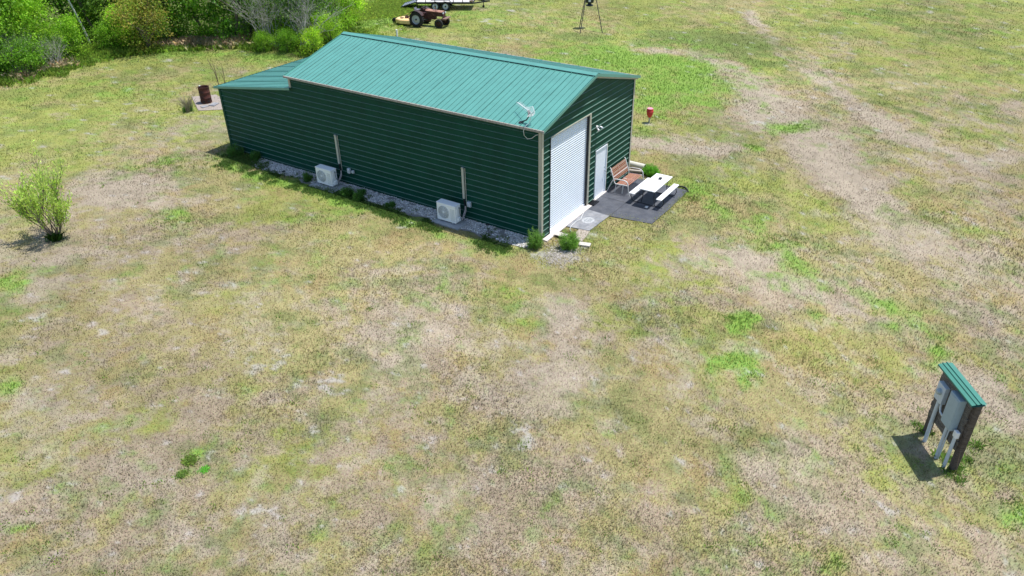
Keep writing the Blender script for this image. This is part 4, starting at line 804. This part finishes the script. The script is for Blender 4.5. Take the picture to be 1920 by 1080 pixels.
# ------------------------------------------------------------------ the lone small tree on the left
random.seed(21); b = at(108, 447); tx, ty = b[0], b[1]; wt_ = thing('small_tree', 'small multi-stemmed tree with upright light green leaves alone on the left of the field', 'tree', (tx, ty, 0))
mb = MB(); lp = []; camr = Vector((rt[0], rt[1], 0)).normalized(); camf = Vector((fw[0], fw[1], 0)).normalized()
def shoot(p, d, ln, r, dep):
    pts = [Vector(p)]; dd = Vector(d).normalized()
    for i in range(5):
        dd = (dd+Vector((random.gauss(0, .10), random.gauss(0, .10), .07))).normalized(); pts.append(pts[-1]+dd*ln/5)
        if dep < 2: lp.extend([(pts[-1], dd)]*2)
    mb.tube(pts, [r*(1-.14*i) for i in range(6)], 5)
    if dep > 0:
        for k in range(4 if dep == 2 else 5):
            i = random.randint(1 if dep == 1 else 2, 5); nd = (dd+Vector((random.gauss(0, .42), random.gauss(0, .42), .25))).normalized(); shoot(pts[i], nd, ln*random.uniform(.5, .75), r*.5, dep-1)
for dirx, dy_, ln in ((-1.0, .1, 1.45), (.85, -.1, 1.2), (-.75, .1, 1.5), (-.5, -.3, 1.6), (-.22, .35, 1.75), (.02, -.15, 1.8), (.2, .3, 1.75), (.38, -.35, 1.55), (.62, .1, 1.3), (-.1, -.5, 1.5), (.1, .5, 1.6), (-.95, -.15, 1.05)):
    d = camr*(dirx*.95+.05)+camf*dy_+Vector((0, 0, 1)); shoot((tx+random.gauss(0, .04), ty+random.gauss(0, .04), -.05), d, ln, .029, 2)
mb.build('trunk', BARK, wt_)
P = np.array([tuple(q[0]) for q in lp])-np.array([tx, ty, 0]); DDv = np.array([tuple(q[1]) for q in lp]); n = 5200; i = RNG.integers(0, len(P), n); c = P[i]+RNG.normal(0, .055, (n, 3)); a = DDv[i]+RNG.normal(0, .4, (n, 3)); a /= np.linalg.norm(a, axis=1, keepdims=True)
bb = RNG.normal(0, 1, (n, 3)); bb -= a*(a*bb).sum(1, keepdims=True); bb /= np.linalg.norm(bb, axis=1, keepdims=True); s = .06*(.7+.6*RNG.random((n, 1)))
npmesh('crown', np.stack([c-a*s, c-bb*s*.3, c+a*s, c+bb*s*.3], 1).reshape(-1, 3), 4, LEAFP, np.array([[.52, .68, .14]])*(.65+.85*RNG.random((n, 1)))*(1+.2*(RNG.random((n, 3))-.5)), wt_)
o = tuft_mesh('basal_shoots', np.array([[-.12, -.1], [-.2, 0], [-.05, -.15]]), 60, .34, .07, (.07, .17, .025), parent=wt_, wd=.012, m=LEAFP, droop=.7)

# ------------------------------------------------------------------ shrubs and weeds by the walls
def feather(x, y, h, r, n, col, lb, cat='shrub', name='feathery_shrub', group=None):
    t = thing(name, lb, cat, (x, y, 0), group); mb = MB(); cs = []; ds = []
    for k in range(n):
        a = random.random()*6.28; q = r*.45*random.random()**.6; p0 = Vector((x+q*math.cos(a), y+q*math.sin(a), -.02)); le = .05+.2*random.random()+.45*(q/(r*.45+.001))**2
        hh = h*(1-.5*(q/(r*.45))**2)*(.5+.5*random.random()); tp = p0+Vector((math.cos(a)*hh*le*.8, math.sin(a)*hh*le*.8, hh)); mid = (p0+tp)/2+Vector((0, 0, .05*hh)); mb.tube([p0, mid, tp], [.006, .004, .002], 3)
        for j in range(26):
            f = .12+.88*random.random(); c = p0.lerp(tp, f); cs.append((c.x-x, c.y-y, c.z)); ds.append((math.cos(a), math.sin(a), 1.1))
    mb.build('stems', TWIGB, t); c = np.repeat(np.array(cs), 4, 0); d = np.repeat(np.array(ds), 4, 0)+RNG.normal(0, .95, (len(c), 3)); d /= np.linalg.norm(d, axis=1, keepdims=True); c = c+RNG.normal(0, .035, c.shape)
    c[:, 2] = np.maximum(c[:, 2], .01)
    b2 = RNG.normal(0, 1, d.shape); b2 -= d*(d*b2).sum(1, keepdims=True); b2 /= np.linalg.norm(b2, axis=1, keepdims=True); s = .045*(.6+.8*RNG.random((len(c), 1)))
    npmesh('foliage', np.stack([c-d*s*.3, c+b2*s*.13, c+d*s*1.7, c-b2*s*.13], 1).reshape(-1, 3), 4, LEAFP, np.asarray(col)[None]*1.6*(.5+.9*RNG.random((len(c), 1))), t); return t
random.seed(31)
feather(-.55, -.10, .76, .36, 40, (.13, .25, .045), 'feathery green shrub against the front corner of the long wall')
feather(.02, -1.16, .80, .42, 50, (.15, .29, .045), 'feathery bright green shrub standing clear before the roller door corner')
feather(7.55, -.86, .5, .55, 60, (.13, .32, .03), 'low bright green bush beside the pale pipe')
for x, y, h, r, n, lb in ((-.45, 16.3, .62, .5, 34, 'weed clump at the rear end of the long wall'), (-.25, 15.2, .42, .4, 26, 'weed clump in the gravel nearest the rear lean-to corner'), (-.72, 11.25, .55, .26, 20, 'weed left of the farther air conditioner'),
    (-.95, 8.75, .5, .33, 30, 'leafier weed in the gravel right of the farther air conditioner'), (-1.0, 8.1, .5, .28, 26, 'weed in the gravel, second right of the farther air conditioner'), (-.5, 8.35, .4, .2, 10, 'thin weed against the wall behind the two gravel weeds'), (-.75, 6.6, .2, .3, 14, 'low weed mid-way along the gravel strip')):
    feather(x, y, h, r, n, (.065, .16, .028), lb, 'weed', 'weed_clump')
b = at(353, 209); feather(b[0], b[1], .4, .4, 20, (.09, .19, .03), 'grey dry bush with green foot left of the rusty drum', 'bush', 'dry_bush'); dbush = [q for q in bpy.data.objects if q.name.startswith('dry_bush') and q.parent is None][-1]
mb = MB(); random.seed(3)
for k in range(70):
    a = random.random()*6.28; q = .2*random.random(); e = .12+.22*random.random(); hh = random.uniform(.5, .95); p0 = Vector((b[0]+q*math.cos(a), b[1]+q*math.sin(a), 0)); mb.tube([p0, p0+Vector((e*.4*math.cos(a), e*.4*math.sin(a), hh*.6)), p0+Vector((e*math.cos(a)*1.3, e*math.sin(a)*1.3, hh))], [.012, .009, .004], 3)
mb.build('dry_stems', mat('dry_grey_stem', (.30, .26, .19), .9, var=.2, scale=6), dbush)
for (px, py), hh, lb in (((411, 160), 1.75, 'bare brown sapling just past the lean-to roof corner'), ((424, 160), 1.4, 'thinner bare sapling right of the other one past the lean-to roof')):
    b = at(px, py+2); t = thing('bare_sapling', lb, 'sapling', (b[0], b[1], 0)); mb = MB()
    for k in range(5):
        a = random.random()*6.28; mb.tube([(b[0], b[1], -.05), (b[0]+.05*math.cos(a)-.05, b[1]+.05*math.sin(a), hh*.5), (b[0]+.18*math.cos(a)-.15, b[1]+.18*math.sin(a)+.05, hh*(.7+.08*k))], [.018, .012, .005], 5)
    mb.build('stems', TWIGB, t)

# ------------------------------------------------------------------ burn drum on its slab
SLABP = mat('pinkish_slab', (.32, .27, .235), .9, var=.2, scale=4, bump=.4)
mb = MB(); mb.prism([tuple(at(*q)[:2]) for q in ((359, 182), (405, 178), (425, 190), (420, 206), (372, 208))], -.03, .03); tag(mb.build('drum_slab', SLABP, None, .01), kind='structure')
b = at(388, 193); dr = thing('burn_drum', 'rusty open steel drum on the pinkish slab behind the building', 'drum', (b[0], b[1], .03)); mb = MB(); r = .29; h = .90
mb.lathe([(r, .03), (r, .30), (r+.012, .315), (r, .33), (r, .60), (r+.012, .615), (r, .63), (r, h), (r+.012, h+.01), (r-.01, h+.015), (r-.015, h-.02), (r-.015, .1), (0, .1)], (b[0], b[1], 0), 32); mb.build('shell', RUST, dr)
mb = MB()
for a in (2.6, 3.6, 4.5): mb.box((b[0]+(r+.003)*math.cos(a), b[1]+(r+.003)*math.sin(a), .15), (.02, .12, .09), a)
mb.build('vent_hole', DARK, dr)
mb = MB(); mb.lathe([(0, 0), (.04, 0), (.04, .04), (0, .045)], (b[0]-.05, b[1]+.24, h+.01), 10); mb.build('white_fitting', WHITEP, dr)
mb = MB(); c = at(396, 196); mb.box((c[0], c[1]-.25, .055), (.5, .35, .05), .3); mb.box((c[0]-.5, c[1]-.1, .05), (.35, .3, .04), -.2); tag(mb.build('paving_blocks', CONC, None, .01), 'grey paving pieces lying beside the rusty drum', 'paving blocks')

# ------------------------------------------------------------------ red bucket on its post
b = at(1217, 230); rb = thing('red_bucket_post', 'upturned red bucket on a short post in the grass right of the building', 'bucket on post', (b[0], b[1], 0)); bx, by = b[0], b[1]
mb = MB(); mb.tube([(bx, by, -.05), (bx, by, .45)], .04, 10); mb.build('post', GALV, rb)
mb = MB(); mb.lathe([(.07, .28), (.12, .36), (.155, .43), (.165, .60), (.158, .70), (.15, .735)], (bx, by, 0), 24); mb.lathe([(.165, .56), (.178, .57), (.178, .60), (.165, .61)], (bx, by, 0), 24); mb.build('bucket', REDP, rb)
mb = MB(); mb.lathe([(.151, .733), (.12, .752), (.10, .745), (0, .747)], (bx, by, 0), 24); mb.build('bucket_base', PINK, rb)
b = at(745, 72); mb = MB(); mb.tube([(b[0], b[1], -.1), (b[0], b[1], .55)], .06, 12); mb.tube([(b[0], b[1], .55), (b[0], b[1], .6)], .07, 12); tag(mb.build('vent_pipe', WHITEP), 'short white pipe standing in the ground behind the roof ridge', 'vent pipe')

# ------------------------------------------------------------------ game feeder
fb = [at(1085.3, 56), at(1089, 61), at(1129.7, 62)]; fc = at(1104, 54); gf = thing('game_feeder', 'tall three-legged game feeder with a dark barrel standing in the field', 'feeder', (fc[0], fc[1], 0))
cx_, cy_ = fc[0]+.35, fc[1]+.2
legs = [(fb[0][0], fb[0][1]), (fb[1][0]-.3, fb[1][1]-.1), (fb[2][0], fb[2][1])]
top_z = 3.1
for k, (lx, ly) in enumerate(legs):
    mb = MB(); e = Vector((cx_+(lx-cx_)*.22, cy_+(ly-cy_)*.22, top_z)); mb.tube([(lx, ly, -.05), e], .028, 8); mb.build('leg', BLACKM, gf)
mb = MB(); mb.lathe([(0, 1.75), (.28, 1.75), (.31, 1.9), (.31, 2.8), (.28, 2.85), (0, 2.9)], (cx_, cy_, 0), 24); mb.build('barrel', mat('feeder_green_black', (.02, .03, .025), .6), gf)
mb = MB(); mb.lathe([(0, 1.5), (.26, 1.52), (.27, 1.58), (.14, 1.62), (.14, 1.75)], (cx_, cy_, 0), 20); mb.build('spinner', BLACKM, gf)
mb = MB(); v = Vector((CAMP[0]-cx_, CAMP[1]-cy_, 0)).normalized(); mb.box((cx_+v.x*.315, cy_+v.y*.315, 1.95), (.02, .16, .2), math.atan2(v.y, v.x)); mb.build('white_label', WHITEP, gf)

# ------------------------------------------------------------------ tractor  (local: +X forward)
def wheel(root, x, y, r, wd, rimr, rimm, lugs=0, name='wheel', hub=.06):
    w_ = bpy.data.objects.new(name, None); w_.empty_display_size = .1; w_.location = (x, y, r-.03); COL.objects.link(w_); w_.parent = root
    mb = MB(); mb.lathe([(rimr, -wd/2*.8), (r*.86, -wd/2), (r*.96, -wd*.42), (r, -wd*.2), (r, wd*.2), (r*.96, wd*.42), (r*.86, wd/2), (rimr, wd/2*.8)], (0, 0, 0), 36, 'Y')
    for k in range(lugs):
        a = 2*math.pi*k/lugs; s = 1 if k % 2 else -1; c = Vector((math.cos(a)*(r+.008), s*wd*.22, math.sin(a)*(r+.008))); mb.box(c, (.035, wd*.5, .05), ry=-a, rz=0)
    t_ = MB(); t_.v, t_.f, t_.sm = mb.v, mb.f, mb.sm; me = t_.build('tyre', TYRE); me.parent = w_
    mb = MB(); mb.lathe([(0, -.02), (rimr*.4, -.03), (rimr*.8, .02), (rimr, .06), (rimr, -wd*.38), (rimr*1.04, -wd*.4)], (0, 0, 0), 28, 'Y'); mb.lathe([(rimr, wd*.38), (rimr*.8, -.03), (0, .03)], (0, 0, 0), 28, 'Y'); o = mb.build('rim', rimm); o.parent = w_
    mb = MB(); mb.lathe([(0, -wd*.42), (hub, -wd*.42), (hub, 0), (hub, wd*.42), (0, wd*.42)], (0, 0, 0), 12, 'Y'); o = mb.build('hub', DARK); o.parent = w_
    return w_
def part(root, name, mb, m, bevel=0.):
    o = mb.build(name, m, None, bevel); o.parent = root; return o
tr = bpy.data.objects.new('farm_tractor', None); COL.objects.link(tr); tag(tr, 'old rusty red tractor parked in front of the trailer, facing right', 'tractor')
for s in (-1, 1):
    wheel(tr, 0, s*.66, .57, .26, .33, RIMS, 24); wheel(tr, 1.78, s*.56, .34, .15, .19, RUST, 0)
mb = MB(); mb.box((.15, 0, .72), (.75, .42, .42)); mb.box((.85, 0, .68), (.9, .30, .36)); mb.tube([(0, -.6, .6), (0, .6, .6)], .09, 12); part(tr, 'transmission', mb, TRED, .03)
mb = MB(); mb.add([(.62, -.22, .78), (.62, .22, .78), (1.95, .20, .76), (1.95, -.20, .76), (.62, -.24, 1.12), (.62, .24, 1.12), (1.95, .20, 1.05), (1.95, -.20, 1.05)], [(0, 4, 7, 3), (1, 2, 6, 5), (3, 7, 6, 2), (0, 1, 5, 4)])
part(tr, 'engine_side', mb, TRED)
mb = MB()
for a, b_ in (((.55, 1.125), (1.98, 1.055)),):
    for y0, y1, z0, z1 in ((-.25, -.12, 0, .07), (-.12, .12, .07, .075), (.12, .25, .075, 0)): mb.add([(a[0], y0, a[1]+z0), (a[0], y1, a[1]+z1), (b_[0], y1*.85, b_[1]+z1), (b_[0], y0*.85, b_[1]+z0)], [(0, 1, 2, 3)])
part(tr, 'hood', mb, TORG)
mb = MB(); mb.box((1.97, 0, .90), (.05, .42, .42)); part(tr, 'grille', mb, TRED, .01)
mb = MB()
for s in (-1, 1): mb.lathe([(0, .0), (.07, .0), (.075, -.04), (.03, -.1)], (2.03, s*.17, 1.0), 14, 'X')
part(tr, 'headlights', mb, RIMS)
mb = MB(); mb.box((2.18, 0, .66), (.30, .95, .05)); mb.box((2.05, -.2, .55), (.35, .05, .12)); mb.box((2.05, .2, .55), (.35, .05, .12)); part(tr, 'front_bumper', mb, mat('dull_bumper', (.20, .12, .09), .7, var=.4, scale=6), .008)
mb = MB(); mb.tube([(1.78, -.52, .36), (1.78, -.2, .52), (1.78, .2, .52), (1.78, .52, .36)], .04, 8); mb.tube([(1.0, -.3, .5), (1.78, -.48, .38)], .02, 6); mb.tube([(1.0, .3, .5), (1.78, .48, .38)], .02, 6); part(tr, 'front_axle', mb, RUST)
mb = MB(); mb.tube([(.62, 0, 1.15), (.42, 0, 1.30)], .02, 8); c = Vector((.40, 0, 1.31)); ax = Vector((-.6, 0, .8)); u1 = Vector((.8, 0, .6)); u2 = Vector((0, 1, 0))
mb.tube([c+(u1*math.cos(a)+u2*math.sin(a))*.20 for a in np.linspace(0, 6.283, 21)[:-1]], .015, 6, close=True)
for a in (0, 2.1, 4.2): mb.tube([c, c+(u1*math.cos(a)+u2*math.sin(a))*.2], .01, 5)
part(tr, 'steering_wheel', mb, DARK)
mb = MB(); mb.lathe([(0, .0), (.18, .01), (.23, .05), (.24, .08)], (-.22, 0, 1.05), 20); mb.box((-.40, 0, 1.17), (.03, .34, .16), ry=-.2); mb.tube([(-.1, 0, .9), (-.2, 0, 1.05)], .03, 6); part(tr, 'seat', mb, mat('seat_grey', (.2, .2, .24), .6))
for s in (-1, 1):
    mb = MB(); pts = [(.66*math.cos(a), .54+.66*math.sin(a)-.02) for a in np.linspace(R(30), R(140), 12)]
    for (xa, za_), (xb, zb2) in zip(pts[:-1], pts[1:]):
        y0, y1 = s*.48, s*.86; mb.add([(xa, y0, za_), (xa, y1, za_), (xb, y1, zb2), (xb, y0, zb2)], [(0, 1, 2, 3)])
    n_ = len(pts); mb.add([(p_[0], s*.48, p_[1]) for p_ in pts]+[(0, s*.48, .7)], [tuple([i, i+1, n_]) for i in range(n_-1)]); part(tr, 'fender', mb, mat('dark_fender', (.03, .02, .02), .6, var=.4, scale=5, col2=(.07, .03, .025)))
mb = MB(); mb.tube([(1.25, -.26, .9), (1.35, -.32, .75), (.9, -.34, .45), (.3, -.36, .42), (-.3, -.36, .45)], .028, 8); mb.tube([(1.25, .05, 1.1), (1.25, .05, 1.62)], .03, 8); part(tr, 'exhaust', mb, RUST)
mb = MB(); mb.box((.35, -.14, 1.17), (.12, .12, .1)); mb.box((.3, .18, 1.13), (.3, .12, .08)); mb.tube([(.35, -.1, .9), (.3, -.12, 1.3)], .012, 5); part(tr, 'controls', mb, TRED, .01)
qa = at(782, 50.5); qb = at(817, 53.5); dq = Vector((qb[0]-qa[0], qb[1]-qa[1], 0)).normalized(); nq = Vector((dq.y, -dq.x, 0))
tr.location = Vector((qa[0], qa[1], 0))-nq*.66; tr.rotation_euler = (0, 0, math.atan2(dq.y, dq.x)) 
mw = bpy.data.objects.new('rotary_mower', None); COL.objects.link(mw); tag(mw, 'yellow rotary mower deck hitched behind the rusty tractor', 'mower')
mb = MB(); pl_ = [(-.55, -.75), (-.55, .75), (-1.4, .75), (-1.95, .42), (-2.05, 0), (-1.95, -.42), (-1.4, -.75)]; mb.prism(pl_, .16, .40); mb.prism([(x*.96-.03, y*.93) for x, y in pl_], .40, .43); part(mw, 'deck', mb, YELP, .02)
mb = MB(); mb.lathe([(0, .62), (.12, .60), (.14, .46), (.18, .43)], (-1.2, 0, 0), 14); mb.tube([(-1.2, 0, .52), (-.3, 0, .62)], .04, 8); part(mw, 'gearbox', mb, RUST)
mb = MB(); mb.bar((-.55, -.35, .45), (-.8, 0, .85), .04, .04); mb.bar((-.55, .35, .45), (-.8, 0, .85), .04, .04); mb.bar((-.8, 0, .85), (-1.8, 0, .45), .04, .04); part(mw, 'hitch_frame', mb, YELP)
mb = MB(); mb.lathe([(0, -.06), (.17, -.06), (.19, -.03), (.19, .03), (.17, .06), (0, .06)], (-2.3, 0, .19), 20, 'Y'); mb.bar((-2.02, 0, .42), (-2.32, 0, .36), .05, .04); part(mw, 'tail_wheel', mb, TYRE)
mb = MB(); mb.box((-.95, .3, .47), (.3, .18, .07)); mb.box((-1.5, -.2, .455), (.2, .2, .05)); part(mw, 'brackets', mb, BLACKM)
mw.location = tr.location; mw.rotation_euler = tr.rotation_euler

# ------------------------------------------------------------------ trailer (local: +X towards hitch)
tl = bpy.data.objects.new('utility_trailer', None); COL.objects.link(tl); tag(tl, 'black tandem-axle flatbed trailer with rails parked behind the rusty tractor', 'trailer')
for s in (-1, 1):
    for x in (-.42, .42): wheel(tl, x, s*1.06, .36, .22, .23, mat('white_wheel_rim', (.7, .72, .74), .4), 0)
mb = MB(); BW = .92
for y in (-BW, BW): mb.box((.3, y, .55), (4.6, .06, .12))
for x in (-2.0, 2.6): mb.box((x, 0, .55), (.06, 2*BW, .12))
for x in np.arange(-1.6, 2.4, .6): mb.box((x, 0, .53), (.05, 2*BW, .07))
mb.bar((2.6, -.8, .52), (3.7, 0, .52), .07, .1); mb.bar((2.6, .8, .52), (3.7, 0, .52), .07, .1); part(tl, 'frame', mb, BLACKM)
mb = MB()
for i in range(9): mb.box((.3, -BW+.1+i*.205, .625), (4.56, .195, .04))
part(tl, 'deck', mb, mat('pale_deck_boards', (.55, .53, .50), .8, var=.2, scale=3, stretch=(.3, 3, 1)))
mb = MB()
for y in (-BW-.02, BW+.02):
    mb.box((.3, y, 1.0), (4.6, .05, .05))
    for x in np.linspace(-1.95, 2.55, 7): mb.box((x, y, .78), (.05, .05, .44))
mb.box((2.6, 0, 1.0), (.05, 2*BW, .05)); part(tl, 'rail', mb, BLACKM)
mb = MB()
for s in (-1, 1):
    for xa, za_, xb, zb2 in ((-.95, .52, -.75, .80), (-.75, .80, .75, .80), (.75, .80, .95, .52)): mb.add([(xa, s*.94, za_), (xa, s*1.22, za_), (xb, s*1.22, zb2), (xb, s*.94, zb2)], [(0, 1, 2, 3)])
part(tl, 'mudguard', mb, BLACKM)
mb = MB(); mb.box((-.42, 0, .36), (.07, 2.0, .07)); mb.box((.42, 0, .36), (.07, 2.0, .07)); part(tl, 'axle', mb, BLACKM)
mb = MB(); mb.bar((-2.02, -.75, .60), (-3.3, -.75, .22), .07, .06); mb.bar((-2.02, .75, .60), (-3.3, .75, .22), .07, .06)
for k in range(7):
    f = k/6; mb.bar((-2.05-1.2*f, -.75, .6-.36*f), (-2.05-1.2*f, .75, .6-.36*f), .05, .03)
part(tl, 'ramp', mb, BLACKM)
mb = MB(); mb.box((-2.65, 0, .415), (1.2, 1.42, .015), ry=-.29); part(tl, 'ramp_mesh', mb, GALV)
mb = MB(); mb.box((3.75, 0, .54), (.3, .1, .1)); mb.tube([(3.35, .1, .12), (3.35, .1, .85)], .035, 8); mb.lathe([(0, -.02), (.1, -.02), (.1, .02), (0, .02)], (3.35, .1, .1), 12, 'Y'); part(tl, 'hitch_jack', mb, BLACKM)
mb = MB(); mb.box((2.5, -BW-.05, .72), (.30, .03, .12)); part(tl, 'orange_panel', mb, TORG)
b = at(836, 20); dv = Vector((31.52-29.1, 24.94-29.28, 0)).normalized(); nv = Vector((-dv.y, dv.x, 0))   # near side is on the viewer's side
side = -1 if (Vector((CAMP[0], CAMP[1], 0))-Vector((b[0], b[1], 0))).dot(nv) < 0 else 1
org = Vector((b[0], b[1], 0))-nv*side*1.06-dv*.42
tl.location = org; tl.rotation_euler = (0, 0, math.atan2(dv.y, dv.x))

# ------------------------------------------------------------------ leftover small tufts that stand out
for (px, py), col_, nb_, sp2, hh_, lb in (((356, 864), (.13, .19, .04), 420, .07, .13, 'largest olive grass clump standing in the lower left of the field'), ((341, 890), (.13, .20, .045), 260, .06, .11, 'olive grass clump below the largest one in the lower left'), ((383, 881), (.13, .33, .05), 150, .05, .10, 'small bright green clump beside two olive ones in the lower left')):
    b = at(px, py); o = tuft_mesh('grass_clump', np.zeros((1, 2)), nb_, hh_*.75, sp2*1.15, tuple(q*2.1 for q in col_), wd=.009, m=UND, droop=1.35); o.location = (b[0], b[1], 0); tag(o, lb, 'grass clump')
